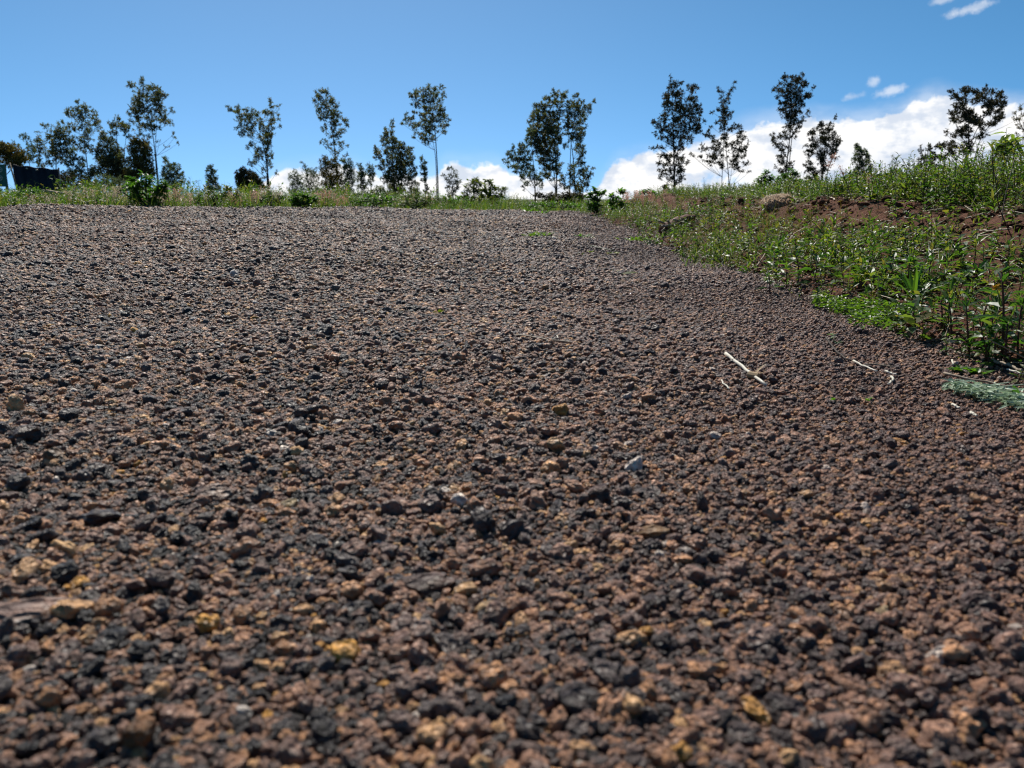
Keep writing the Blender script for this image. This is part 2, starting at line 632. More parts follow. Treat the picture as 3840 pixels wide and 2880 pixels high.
M['red_stem'] = plain_mat('red_stem', (.05, .018, .012), (.10, .04, .022), 40, .55, .1)
M['drystick'] = plain_mat('dry_stick', (.17, .12, .075), (.34, .27, .19), 60, .6, .3, stretch=(1, 1, 1))
M['palestraw'] = plain_mat('pale_straw', (.5, .45, .34), (.72, .67, .55), 50, .45, .1)
M['grey_leaf'] = leaf_mat('grey_leaf', [(.22, .32, .24), (.32, .44, .33), (.42, .54, .43)], .45, .2, .6, (1.1, 1.2, 1, 1))

# ------------------------------------------------------------------ ground, road, bank
az = np.concatenate([np.linspace(-180, -62, 60, endpoint=False), np.linspace(-62, 62, 420, endpoint=False), np.linspace(62, 180, 60, endpoint=False)])
rad = [0.06]
while rad[-1] < 4500:
    rad.append(rad[-1] * (1.018 if rad[-1] < 30 else 1.07))
rad = np.array(rad)
A_, R_ = np.meshgrid(np.radians(az), rad, indexing='ij')
gx, gy = R_ * np.sin(A_), R_ * np.cos(A_)
GV = np.stack([gx, gy, gz(gx, gy)], -1)
na, nr = gx.shape
idx = np.arange(na * nr).reshape(na, nr)
ii = idx
jj = np.roll(idx, -1, axis=0)
Q = np.stack([ii[:, :-1], jj[:, :-1], jj[:, 1:], ii[:, 1:]], -1)[:, :, ::-1]
cx = (gx[:, :-1] + np.roll(gx, -1, 0)[:, 1:]) / 2
cy = (gy[:, :-1] + np.roll(gy, -1, 0)[:, 1:]) / 2
cs, cd = s_left(cx, cy), d_right(cx, cy)
on_road = (cs > -.05) & (cd < .04) & (cy > -12) & (cx < 16)
on_bank = (cd >= .04) & (cy > -12) & (cy < 14.5) & (cx < 14)


def sheet(name, mask, mat):
    q = Q[mask]
    u, inv = np.unique(q.ravel(), return_inverse=True)
    mb = MB()
    mb.add(GV.reshape(-1, 3)[u], inv.reshape(-1, 4))
    return tag(mb.obj(name, mat, smooth=True), kind='structure')


sheet('road', on_road, M['roadbed'])
sheet('earth_bank', on_bank, M['soil'])
g_other = ~(on_road | on_bank)
o = sheet('ground', g_other, M['field'])
# close the little disc under the camera
mb = MB()
c0 = np.array([[0, 0, float(gz(0, 0))]])
mb.add(np.concatenate([c0, GV[:, 0, :]]), np.stack([np.zeros(na, int), 1 + (np.arange(na) + 1) % na, 1 + np.arange(na)], 1))
tag(mb.obj('road', M['roadbed'], smooth=True), kind='structure')


# ------------------------------------------------------------------ gravel (one stuff object, instanced stones)
def stone_mesh(seed, sub, rough):
    bm = bmesh.new()
    bmesh.ops.create_icosphere(bm, subdivisions=sub, radius=.5)
    off = Vector((seed * 7.13, seed * 3.7, seed * 1.9))
    for v in bm.verts:
        n = v.co.normalized()
        k = 1 + rough * .42 * mnoise.noise(n * 1.15 + off) + rough * .26 * mnoise.noise(n * 2.4 + off * 2)
        if sub > 2:
            k += rough * .16 * mnoise.noise(n * 5.1 + off) + rough * .09 * mnoise.noise(n * 10 + off)
        v.co = n * .5 * k
    # a few flat broken faces
    rs = random.Random(seed)
    for _ in range(3):
        pn = Vector((rs.gauss(0, 1), rs.gauss(0, 1), rs.gauss(0, 1))).normalized()
        lim = rs.uniform(.3, .42)
        for v in bm.verts:
            dd = v.co.dot(pn)
            if dd > lim:
                v.co -= pn * (dd - lim) * .85
    me = bpy.data.meshes.new('stone')
    bm.to_mesh(me)
    bm.free()
    me.polygons.foreach_set('use_smooth', np.full(len(me.polygons), True))
    return me


PAL = np.array([[.028, .027, .027], [.054, .050, .050], [.098, .087, .084], [.172, .124, .106], [.24, .152, .118],
                [.32, .190, .128], [.39, .220, .132], [.46, .255, .130], [.53, .32, .155], [.58, .37, .18], [.60, .32, .07], [.66, .62, .57]])
PW = np.array([.09, .115, .125, .155, .16, .14, .10, .065, .04, .018, .004, .006])
PW = PW / PW.sum()


def scatter(y0, y1, cell, smed, ssig, smax, spread=.86, keep=1.0):
    pts = []
    nx = int((spread * y1 + .35) * 2 / cell)
    ny = int((y1 - y0) / cell)
    X, Y = np.meshgrid((np.arange(nx) - nx / 2) * cell, y0 + np.arange(ny) * cell)
    X = X.ravel() + rng.uniform(-.5, .5, X.size) * cell * 1.1
    Y = Y.ravel() + rng.uniform(-.5, .5, Y.size) * cell * 1.1
    k = np.abs(X) < spread * Y + .3
    if keep < 1:
        k &= rng.random(X.size) < keep
    X, Y = X[k], Y[k]
    s, d = s_left(X, Y), d_right(X, Y)
    e = rng.normal(0, .05, X.size)
    k = (s + e > -.06) & (d + e * 1.6 < .05)
    X, Y, d = X[k], Y[k], d[k]
    S = np.minimum(np.exp(rng.normal(math.log(smed), ssig, X.size)), smax)
    S = S * (1 - .35 * sm(-.9, 0, d))                    # finer stones towards the bank
    return X, Y, S


def build_gravel():
    parts = [
        # y0, y1, cell, median size, sigma, max
        (.18, 1.25, .0052, .0058, .28, .012),
        (.18, 1.25, .0120, .0104, .30, .022),
        (1.25, 2.4, .0070, .0076, .28, .014),
        (1.25, 2.4, .016, .0112, .30, .024),
        (2.4, 4.2, .0105, .0108, .28, .020),
        (2.4, 4.2, .030, .0155, .28, .032),
        (4.2, 7.5, .0155, .0145, .28, .026),
        (4.2, 7.5, .05, .020, .25, .034),
        (7.5, 15.2, .027, .022, .25, .036),
    ]
    XS, YS, SS, NEAR = [], [], [], []
    for i, p in enumerate(parts):
        X, Y, S = scatter(*p, spread=.86 if p[0] < 4 else .80)
        XS.append(X); YS.append(Y); SS.append(S)
        NEAR.append(np.full(X.size, 1 if p[0] < 1 else 0))
    # scattered bigger cinders
    for (y0, y1, cell, smed) in ((.3, 1.3, .08, .0175), (1.2, 3.5, .34, .019), (3.5, 7, .9, .024)):
        X, Y, S = scatter(y0, y1, cell, smed, .22, .04, keep=.7)
        XS.append(X); YS.append(Y); SS.append(S); NEAR.append(np.ones(X.size))
    X, Y, S, near = (np.concatenate(a) for a in (XS, YS, SS, NEAR))
    n = X.size
    print('gravel stones', n)
    Z = gz(X, Y) + S * rng.uniform(.05, .42, n)
    me = bpy.data.meshes.new('gravel')
    me.vertices.add(n)
    me.vertices.foreach_set('co', np.stack([X, Y, Z], 1).ravel().astype(np.float32))
    sc = S[:, None] * np.stack([rng.uniform(.95, 1.35, n), rng.uniform(.8, 1.1, n), rng.uniform(.6, .95, n)], 1)
    rot = np.stack([rng.normal(0, .5, n), rng.normal(0, .5, n), rng.uniform(0, 6.28, n)], 1)
    # stone colour: palette pick, a little redder towards the bank and in patches
    pick = rng.choice(len(PAL), n, p=PW)
    col = PAL[pick] * rng.uniform(.8, 1.25, (n, 1))
    nearb = sm(-1.2, -.1, d_right(X, Y))[:, None]
    col = col * (1 - nearb * .35) + np.array([[.23, .118, .100]]) * nearb * .35
    warm = (.5 + .5 * np.sin(X * 1.3 + 1) * np.sin(Y * 1.1))[:, None]
    col = col * (1 + np.array([[.14, .03, -.08]]) * (warm - .4))
    var = np.where(near > .5, rng.integers(0, 8, n), rng.integers(8, 16, n))
    for nm, typ, arr in (('scl', 'FLOAT_VECTOR', sc), ('rot', 'FLOAT_VECTOR', rot), ('col', 'FLOAT_VECTOR', col)):
        at_ = me.attributes.new(nm, typ, 'POINT')
        at_.data.foreach_set('vector', arr.ravel().astype(np.float32))
    at_ = me.attributes.new('pick', 'INT', 'POINT')
    at_.data.foreach_set('value', var.astype(np.int32))
    me.update()
    src = bpy.data.collections.new('gravel_stone_shapes')     # never linked to the scene
    for i in range(16):
        sm_ = stone_mesh(i + 1, 3 if i < 8 else 2, 1.0 if i < 8 else 1.15)
        sm_.materials.append(M['stone'])
        so = bpy.data.objects.new('stone_shape_%02d' % i, sm_)
        src.objects.link(so)
    g = bpy.data.node_groups.new('gravel_nodes', 'GeometryNodeTree')
    g.interface.new_socket('Geometry', in_out='INPUT', socket_type='NodeSocketGeometry')
    g.interface.new_socket('Geometry', in_out='OUTPUT', socket_type='NodeSocketGeometry')
    N = NT(g)
    gi, go = N.new('NodeGroupInput'), N.new('NodeGroupOutput')
    ci = N.new('GeometryNodeCollectionInfo')
    ci.inputs['Collection'].default_value = src
    ci.inputs['Separate Children'].default_value = True
    ci.inputs['Reset Children'].default_value = True
    ip = N.new('GeometryNodeInstanceOnPoints')
    ip.inputs['Pick Instance'].default_value = True

    def attr(name, typ):
        a = N.new('GeometryNodeInputNamedAttribute', data_type=typ)
        a.inputs['Name'].default_value = name
        return a.outputs['Attribute']
    e2r = N.new('FunctionNodeEulerToRotation')
    N.l.new(attr('rot', 'FLOAT_VECTOR'), e2r.inputs[0])
    N.l.new(gi.outputs[0], ip.inputs['Points'])
    N.l.new(ci.outputs[0], ip.inputs['Instance'])
    N.l.new(attr('pick', 'INT'), ip.inputs['Instance Index'])
    N.l.new(e2r.outputs[0], ip.inputs['Rotation'])
    N.l.new(attr('scl', 'FLOAT_VECTOR'), ip.inputs['Scale'])
    N.l.new(ip.outputs[0], go.inputs[0])
    o = bpy.data.objects.new('gravel', me)
    COL.objects.link(o)
    md = o.modifiers.new('stones', 'NODES')
    md.node_group = g
    tag(o, 'dark brown and black cinder gravel covering the road', 'gravel', kind='stuff')


build_gravel()


# ------------------------------------------------------------------ prominent single stones lying on the gravel
def big_stone(X, Y, wpx, col, label, sx=1.0, sz=.75, seed=1, lift=.18):
    p = on_ground(X, Y + wpx * .25)
    depth = float(np.dot(p - np.array([0, 0, CAMZ]), [0, CP, -SP]))
    w = wpx / 3.75 / FPX * depth
    me = stone_mesh(100 + seed, 3, 1.0)
    me.materials.append(stone_mat('stone_%d' % seed, False, col))
    o = bpy.data.objects.new('stone', me)
    COL.objects.link(o)
    o.location = (p[0], p[1], p[2] + w * sz * lift)
    o.scale = (w * sx, w, w * sz)
    o.rotation_euler = (random.uniform(-.3, .3), random.uniform(-.2, .2), random.uniform(0, 6.28) if sx == 1 else random.uniform(-.3, .3))
    tag(o, label, 'stone', 'single stones standing out of the gravel')


for a in (
    (1850, 2290, 120, (.30, .20, .10), 'flat tan stone with rough upright face low in the middle of the gravel', 1.0, 1.0, 1),
    (2350, 2660, 95, (.36, .20, .06), 'smooth orange pebble near the bottom edge right of the middle', 1.25, .7, 2),
    (530, 2770, 125, (.20, .10, .04), 'chunky rust topped stone at the bottom edge left of the middle', 1.0, 1.0, 3, .4),
    (105, 1625, 120, (.06, .042, .034), 'large dark stone near the left edge of the road', 1.3, .75, 4),
    (205, 1715, 95, (.18, .12, .07), 'tan topped round stone just below the large dark stone', 1.0, .85, 5),
    (95, 2260, 230, (.22, .14, .105), 'long pale pinkish slab cut by the left picture edge', 1.5, .45, 6),
    (1590, 2170, 150, (.085, .05, .036), 'long brown lump behind the flat tan stone', 1.5, .6, 7),
    (2240, 1850, 105, (.11, .06, .045), 'rounded reddish brown lump in the middle distance of the gravel', 1.0, .85, 8),
    (2445, 1990, 95, (.24, .14, .06), 'pale orange oval stone right of the middle', 1.3, .6, 9),
    (3315, 2300, 62, (.40, .30, .17), 'small pale sandy block among dark gravel at lower right', .8, 1.1, 10),
    (800, 1850, 100, (.20, .135, .10), 'pinkish tan stone left of the middle with dark side', 1.3, .75, 11),
    (375, 1925, 140, (.032, .025, .024), 'black stone pair lying left below the pinkish tan stone', 1.3, .6, 12),
    (1082, 1890, 75, (.27, .20, .09), 'yellowish ring shaped cinder left of the middle', 1.1, .7, 13),
    (1180, 1535, 95, (.11, .075, .058), 'brown lump standing up from the gravel in the left middle distance', 1.1, .8, 14),
    (1900, 2640, 80, (.035, .035, .038), 'round charcoal pebble low in the middle of the gravel', 1.1, .9, 15),
    (490, 2195, 55, (.46, .44, .42), 'small white pebble in the left foreground', 1.3, .6, 16),
):
    big_stone(*a)

# ------------------------------------------------------------------ trees and shrubs
CROPS = {0: (0, 0, 1.0), 1: (0, 200, .3737), 2: (600, 250, .3435), 3: (1200, 250, .3435), 4: (1800, 250, .3917), 5: (2350, 200, .4218), 6: (2900, 250, .425),
         7: (2100, 660, .22604), 8: (3300, 450, .3315)}


def parse(s):
    return [tuple(float(v) for v in p.split(',')) for p in s.replace(';', ' ').split()]


def bez(a, b, c, n):
    t = np.linspace(0, 1, n)[:, None]
    return a * (1 - t) ** 2 + 2 * b * t * (1 - t) + c * t * t


def plant_tree(name, label, cat, crop, D, trunks, lobes, tr=.07, leaf=.17, wid=.30, dens=1.0, mat='crown_a', group=None,
               broad=False, up=.35, base_on_ground=True, nleaf=8, limb=True, twig=True):
    ox, oy, k = CROPS[crop]
    conv = lambda q: (ox + q[0] * k, oy + q[1] * k)
    spx = D / (FPX * 3.75)
    tr *= .62
    dens *= 2.5 if broad else 2.35
    wid = wid if broad else wid * 1.15
    leaf = leaf * 1.08 if broad else leaf * .68
    trunks = [parse(t) for t in trunks]
    b0 = at(*conv(trunks[0][0]), D)
    base = np.array([b0[0], D, float(gz(b0[0], D))])
    lob = [(conv(q), q[2] * k * spx * 1.08, q[3] * k * spx * 1.08, q[4] if len(q) > 4 else 1.0) for q in parse(lobes)]
    xs = [at(*c, D)[0] for c, *_ in lob]
    half = max(.5 * (max(xs) - min(xs)), lob[0][1])
    root = thing(name, base, label, cat, group)
    tm, cm = MB(), MB()
    paths = []
    for i, t in enumerate(trunks):
        yo = 0 if i == 0 else rng.uniform(-.3, .3) * half
        P = [at(*conv(q), D) for q in t]
        if i == 0 or base_on_ground:
            g0 = np.array([P[0][0], D, 0.0])
            g0[2] = float(gz(g0[0], D)) - .05
            if P[0][2] > g0[2] + .05:
                P = [g0] + P
        P = np.array(P)
        # resample into a slightly wandering smooth path
        L = np.concatenate([[0], np.cumsum(np.linalg.norm(np.diff(P, axis=0), axis=1))])
        m = max(6, int(L[-1] / .35))
        u = np.linspace(0, L[-1], m)
        P = np.stack([np.interp(u, L, P[:, j]) for j in range(3)], 1)
        if m > 8:
            K = np.array([1, 2, 3, 2, 1]) / 9
            Q_ = P.copy()
            for j in range(3):
                Q_[2:-2, j] = np.convolve(P[:, j], K, 'valid')
            P = Q_
        P[:, 1] += yo * np.linspace(0, 1, m) ** 1.5 + np.sin(np.linspace(0, 5, m) + i) * .02
        r = tr * (1 if i == 0 else .7) * (1 - .86 * np.linspace(0, 1, m))
        tube(tm, P, r, 7)
        paths.append((P, r))
    AP = np.concatenate([p for p, _ in paths])
    AR = np.concatenate([r for _, r in paths])
    for (c, rx, rz, kd) in lob:
        C = at(*c, D)
        tx = AP[np.argmin(np.abs(AP[:, 2] - C[2]))]
        dep = float(np.clip(rng.normal(0, .42 * half), -.75 * half, .75 * half)) * (1 if abs(C[0] - tx[0]) < .8 * half else .5)
        C[1] = D + dep
        rr = np.array([rx, (rx + rz) * .5, rz])
        if limb:
            hd = np.hypot(AP[:, 0] - C[0], AP[:, 1] - C[1])
            ok = AP[:, 2] < C[2] - .45 * hd - .02
            if ok.any():
                cand = np.where(ok)[0]
                j = cand[np.argmax(AP[cand, 2] - .25 * hd[cand])]
            else:
                j = int(np.argmin(np.linalg.norm(AP - C, axis=1)))
            a = AP[j]
            ctrl = a * .45 + C * .55 + np.array([0, 0, -.10 * np.linalg.norm(C - a)])
            bp = bez(a, ctrl, C, 6)
            tube(tm, bp, np.linspace(max(AR[j] * .45, .006), .005, 6), 5, cap=False)
        n = max(3, int(dens * kd * math.pi * rx * rz / (1.25 * leaf) ** 2 * 1.15))
        q = rdir(n) * (rng.random((n, 1)) ** .45) * rr * 1.02
        T = C + q
        if twig:
            st = C + q * .25 - np.array([0, 0, .12]) * leaf
            sticks(tm, st, T, .0045 * leaf / .17 + .001, .0025 * leaf / .17, sides=3)
        dirn = np.repeat(unit(q / rr * .6 + np.array([0, 0, up]) + rdir(n) * .35), nleaf, 0)
        PT = np.repeat(T, nleaf, 0) - dirn * (rng.random((n * nleaf, 1)) * leaf * .9)
        DD = unit(dirn * .55 + rdir(n * nleaf) * .9)
        LL = leaf * rng.uniform(.55, 1.2, n * nleaf)
        UU = rdir(n * nleaf, -.2, 1)
        if broad:
            DD = unit(dirn * .5 + rdir(n * nleaf, -.5, .6) * .9)
            UU = unit(np.array([0, 0, 1.]) + rdir(n * nleaf) * .5)
            add_leaves(cm, PT, DD, UU, LL, LL * wid, droop=.25)
        else:
            V, F = diamonds(PT, DD, UU, LL, LL * wid)
            cm.add(V, F)
    tm.obj('trunk', M['bark'], root, smooth=True, origin=base)
    cm.obj('crown', M[mat], root, origin=base)
    return root


GT = 'tall young trees standing in a loose row beyond the road'
GS = 'small bushy trees on the skyline beyond the road'
T = plant_tree
# --- left group
T('bushy_tree', 'olive brown bushy tree at the far left behind the black sheeting', 'tree', 1, 34, ['60,1250 60,1000'],
  '0,960,80,70 80,960,90,70 150,1010,90,80 200,1060,60,60 60,1060,110,80 160,1090,90,60 -60,1000,100,90 110,940,50,40', .09, .16, .34, 1.5, 'crown_brown', GS)
T('slender_tree', 'thin airy tree right of the olive bushy tree', 'tree', 1, 38, ['300,1240 295,1000 250,830'],
  '225,830,30,30 260,850,45,45,.7 280,920,60,50,.7 320,960,50,50,.7 300,1020,60,50,.8 150,910,45,40,.6 330,1060,50,50,.7', .05, .17, .3, .9, 'crown_b', GT)
T('spreading_tree', 'round crowned tree just above the black sheeting', 'tree', 1, 36, ['560,1260 560,1080 560,800', '560,1180 480,1000 410,860', '565,1150 640,960'],
  '470,720,40,30 560,760,60,50 520,830,80,70 620,810,70,70 660,890,70,70 590,930,90,80 400,890,55,60 380,960,50,45 470,980,90,60 600,1030,90,60 680,980,60,60 420,1060,60,50,.7 540,1100,90,50,.6 650,1070,60,50,.6 400,790,25,20,.6 380,1120,50,30,.6', .06, .17, .3, 1.0, 'crown_a', GT)
T('open_tree', 'pointed open tree second tallest of the left group', 'tree', 1, 37, ['890,1280 855,960 830,720 775,470'],
  '775,480,22,28 790,560,60,50 840,560,50,60 760,600,50,50 820,640,90,60 900,600,45,45 650,690,50,25,.7 690,730,60,45,.7 740,760,60,50,.7 830,730,80,60,.7 950,660,45,45,.8 990,690,30,50,.7 1000,740,35,30,.6 900,760,70,50,.5 860,830,80,50,.6 870,900,70,60 790,880,60,60,.8 900,960,40,40 800,960,60,50,.8', .055, .17, .3, .95, 'crown_a', GT)
T('bushy_tree', 'low leafy tree at the foot of the pointed open tree', 'tree', 1, 35, ['740,1300 730,1050'],
  '770,980,40,40 720,1040,60,50 700,1100,60,50 780,1080,50,50 820,1160,60,60 700,1190,80,60 780,1230,80,60 650,1240,60,50 920,1200,70,70 900,1290,80,50', .05, .16, .3, 1.1, 'crown_b', GS)
T('bushy_tree', 'dark two topped tree between the open tree and the tallest left tree', 'tree', 1, 36, ['1190,1320 1180,1050 1170,700', '1230,1050 1245,900 1250,760'],
  '1170,650,35,30 1110,700,55,40 1180,710,60,40 1220,740,50,50 1260,820,35,40,.7 1200,800,50,50,.7 1040,810,40,40 1030,860,50,40 1100,880,70,50 1060,930,80,60 1150,970,80,60 1010,990,60,60 1100,1060,120,80,1.5 1200,1080,100,90,1.6 1150,1180,140,100,1.8 1230,1220,120,80,1.8 1010,1100,70,70 960,1180,50,60', .07, .16, .32, 1.2, 'crown_a', GT)
T('round_tree', 'dense round topped tree beside the tall tree of the left group', 'tree', 1, 35.5, ['1420,1320 1410,1000'],
  '1350,880,50,45,1.5 1400,900,70,60,1.5 1440,960,70,60,1.5 1350,960,60,70,1.5 1480,1010,40,50 1430,1050,110,80,1.5 1350,1100,80,70,1.4 1480,1130,70,70 1430,1180,110,70,1.3 1330,1220,80,60,1.4 1500,1210,50,60', .07, .15, .32, 1.3, 'crown_brown', GS)
T('tall_tree', 'tallest tree on the left with long bare trunk and oval crown', 'tree', 1, 38, ['1578,1290 1560,1080 1548,880 1500,640 1430,330', '1552,900 1580,700 1560,420'],
  '1405,245,25,25 1420,290,40,35 1390,330,60,35 1460,330,60,50 1550,340,40,40 1420,390,80,50 1500,400,60,50 1580,390,60,50 1630,400,35,50 1370,460,60,50 1450,470,80,60 1540,470,80,60 1620,490,50,60 1330,540,60,40,.8 1410,560,90,60 1510,570,90,60 1600,570,70,60 1690,550,30,30 1320,610,45,30,.7 1400,640,80,50 1500,650,80,50 1590,660,70,50 1660,640,50,50,.7 1700,690,45,35,.6 1340,680,40,25,.6 1420,710,80,40,.7 1510,740,90,50,.7 1600,740,80,50,.7 1700,790,35,20,.6 1500,820,90,30,.6 1380,770,50,20,.5 1660,890,50,14,.5 1770,840,40,18,.5 1620,930,40,15,.4 1780,895,12,8,.5', .06, .17, .3, .9, 'crown_a', GT)
T('young_tree', 'short conical tree right of the tallest left tree', 'tree', 1, 33, ['1740,1400 1720,1200 1690,1060'],
  '1685,1070,30,40 1700,1120,50,45 1760,1140,50,45 1720,1190,80,60 1800,1210,60,50 1680,1250,70,60 1770,1280,90,60 1840,1280,40,50,.7 1700,1330,100,50 1800,1350,60,50 1880,1290,25,20,.5', .04, .14, .3, 1.1, 'crown_b', GS)
T('young_tree', 'small narrow cone tree standing alone left of the leaning heart shaped tree', 'tree', 2, 36, ['580,1380 565,1200 550,1090'],
  '548,1085,32,25 530,1120,45,35 575,1130,35,35 560,1180,55,40 590,1230,60,45 540,1240,50,45 570,1300,90,50 620,1330,60,45 530,1340,55,45', .04, .14, .3, 1.2, 'crown_b', GS)
T('round_bush', 'dense very dark domed bush under the leaning heart shaped tree', 'bush', 2, 34, ['960,1390 950,1250'],
  '930,1130,45,40,1.6 910,1190,70,60,1.8 980,1190,70,60,1.8 1030,1220,60,50,1.6 890,1260,60,60,1.8 980,1270,100,60,1.9 1080,1270,50,50,1.6 1100,1320,60,40,1.4 900,1320,60,50,1.5 1010,1330,100,40,1.6', .05, .12, .32, 1.6, 'crown_dark', GS)
T('leaning_tree', 'heart shaped tree with a wide left limb leaning over the dark dome', 'tree', 2, 37, ['1200,1400 1190,1250 1160,1130 1165,900 1180,640 1250,420', '1160,1000 1110,760 1000,600 800,470', '1155,1140 1100,1060 1020,980'],
  '738,440,20,15 775,470,40,35 820,480,40,40 880,470,50,40 950,470,45,35 990,470,35,35 850,530,55,40 930,530,70,45 1010,540,50,45 900,600,60,40,.8 990,610,70,50 1075,530,40,40 1060,600,60,50 850,665,40,20 910,660,60,40 1000,680,60,40 1090,660,60,45 900,720,50,45 960,740,50,40 1040,750,60,40 1170,490,45,40 1130,490,30,30 1265,380,22,40 1300,430,25,30 1240,430,35,40 1230,500,50,40 1275,540,35,35,.8 1170,570,60,45 1250,600,40,30,.6 1310,640,22,35,.8 1160,660,60,50 1250,730,35,35 1200,760,50,40 1130,740,60,45 1110,810,60,40 1200,830,60,45 1000,850,40,50 980,890,25,30 1050,900,55,45 1210,890,35,35 1130,920,60,45 1030,960,50,40 1200,960,40,45 1100,990,55,45 1000,1030,35,25 1060,1060,50,40,.8 1180,1040,40,40 1110,1110,40,45,.6 1100,1180,35,45,.5 1210,1150,30,22 1200,1090,30,30,.7', .075, .17, .3, .9, 'crown_a', GT)
T('slender_tree', 'tall slim tree leaning left with drooping side twigs above the shrub row', 'tree', 2, 38, ['1925,1100 1915,980 1890,760 1860,560 1760,300'],
  '1690,260,20,25 1705,300,30,30 1770,270,50,35 1830,280,40,35 1760,340,60,40 1840,350,50,45 1700,360,25,35 1790,410,70,45 1880,390,45,45 1720,430,40,40 1850,460,60,50 1930,430,30,50 1780,490,60,45 1900,530,55,50 1740,540,40,30 1810,570,60,40,.8 1960,540,45,45 1880,600,50,45 1990,570,35,35 2030,600,25,40 1940,630,60,45 1820,650,40,35,.7 2050,640,18,20 1790,690,40,30,.7 1890,690,45,40 1970,690,40,40 2005,690,20,25 1850,740,45,35,.8 1950,760,45,40 1790,800,45,25,.8 1750,820,25,15,.7 1900,830,45,35 1970,820,35,35 1830,860,40,30,.8 2040,850,25,18,.7 1990,880,40,25,.7 1870,910,50,30,.7 1960,930,40,25,.6 2030,950,25,15,.6 1980,970,40,12,.5', .06, .17, .3, 1.0, 'crown_a', GT)
# --- skyline shrub row
T('skyline_shrub', 'grey brown shrub at the left end of the shrub row', 'shrub', 2, 32, ['1470,1400 1475,1250'],
  '1470,1150,45,35,.7 1450,1200,50,40 1500,1210,50,45 1480,1260,70,50 1430,1290,45,40,.8 1530,1290,50,50 1470,1340,80,45', .04, .13, .22, 1.1, 'crown_b', GS, up=.9)
T('skyline_shrub', 'feathery shrub with upright tips second in the shrub row', 'shrub', 2, 32.5, ['1630,1400 1620,1200 1570,1060'],
  '1555,1040,20,30,.5 1575,1080,30,40,.7 1600,1130,45,45,.9 1680,1130,50,40 1640,1180,60,50 1580,1210,45,45 1700,1200,45,50 1640,1270,90,55 1610,1340,80,45 1700,1330,60,45', .04, .13, .22, 1.0, 'crown_b', GS, up=.9)
T('skyline_shrub', 'taller dense shrub right under the slim leaning tree', 'shrub', 2, 33, ['1850,1420 1840,1200'],
  '1800,985,28,40 1790,1040,45,45 1850,1060,55,50 1900,1000,40,50 1820,1110,70,50 1910,1090,60,60 1780,1170,50,60 1860,1190,90,60 1940,1180,60,60 1820,1270,90,60 1920,1280,80,60 1860,1350,110,50 1950,1360,60,50', .06, .14, .28, 1.25, 'crown_brown', GS, up=.7)
T('skyline_shrub', 'dark green shrub right of the dense shrub with a leaning tip', 'shrub', 3, 33, ['320,1410 310,1200'],
  '325,1020,20,30 250,1030,45,35 335,1070,40,40 270,1090,60,50 350,1130,45,50 300,1160,70,55 340,1220,55,50 270,1240,60,60 320,1300,70,55 290,1360,80,45', .05, .14, .28, 1.25, 'crown_b', GS, up=.7)
T('young_tree', 'narrow bushy sapling left of a thin stemmed sapling in the shrub row', 'tree', 3, 34, ['470,1410 465,1250 440,1080'],
  '432,1070,25,35 450,1110,35,40 440,1160,45,40 480,1190,40,40 440,1220,45,40 480,1260,50,45 440,1310,45,40 480,1330,45,40 500,1150,20,30,.7', .035, .14, .28, 1.15, 'crown_b', GS, up=.7)
T('young_tree', 'sapling with brush shaped crown on a thin bare stem', 'tree', 3, 34.5, ['556,1410 556,1260 545,1100'],
  '530,1070,25,30 560,1100,35,35 545,1140,45,40 580,1160,30,40 550,1190,45,35 560,1230,40,30 545,1270,25,30,.6 570,1270,15,30,.5', .03, .14, .28, 1.15, 'crown_b', GS, up=.7)
T('many_stemmed_tree', 'broad dark many stemmed tree left of the tall tree with bare trunk', 'tree', 3, 35, ['820,1430 810,1250 790,1000 780,720', '810,1330 740,1180 660,1030 610,900', '830,1350 880,1180 900,950'],
  '785,590,16,25 800,640,30,35 700,660,18,22 710,700,25,30 745,730,40,45 790,710,30,40 690,760,40,30 685,800,45,35 780,790,60,50 830,820,40,45 720,840,45,40 860,860,60,45 910,850,30,35,.8 600,880,25,22 620,920,45,40 800,890,60,50 700,910,60,45 890,930,70,60 640,970,50,45 750,970,60,50 950,910,35,45 840,990,80,60,1.3 950,980,60,60 670,1030,45,45 760,1060,60,50 880,1070,90,70,1.5 620,1080,25,20,.5 980,1050,45,50 700,1100,45,40 800,1130,80,60,1.5 900,1160,80,60,1.4 720,1170,50,40 800,1220,80,60,1.5 700,1230,40,45,.8 900,1250,50,70 780,1300,70,60,1.3 860,1340,70,60,1.4 800,1390,80,40,1.3 910,1340,30,40,.7', .06, .16, .32, 1.15, 'crown_a', GT)
T('young_tree', 'leafy sapling filling the gap right of the dark many stemmed tree', 'tree', 3, 34, ['990,1420 1000,1250 990,950'],
  '990,890,30,25 985,930,35,35 1005,980,35,40,.9 1010,1050,40,45,.8 1040,1100,30,30,.7 1000,1130,45,45 1050,1180,35,35,.8 1000,1210,60,45 970,1270,45,45 1050,1270,45,45 1010,1330,70,45 1070,1360,40,40,.8 1000,1390,80,30', .04, .15, .3, 1.1, 'crown_a', GS)
T('young_tree', 'slim dark sapling just left of the tall bare trunk', 'tree', 3, 34, ['1147,1410 1145,1250 1120,1030'],
  '1115,1010,35,30 1140,1040,25,30 1125,1080,40,40 1150,1110,30,35 1130,1150,45,40 1155,1190,30,40 1135,1230,35,40 1150,1280,22,30,.8 1180,1320,25,30 1165,1360,30,35 1195,1370,20,25,.8', .035, .15, .3, 1.15, 'crown_b', GS)
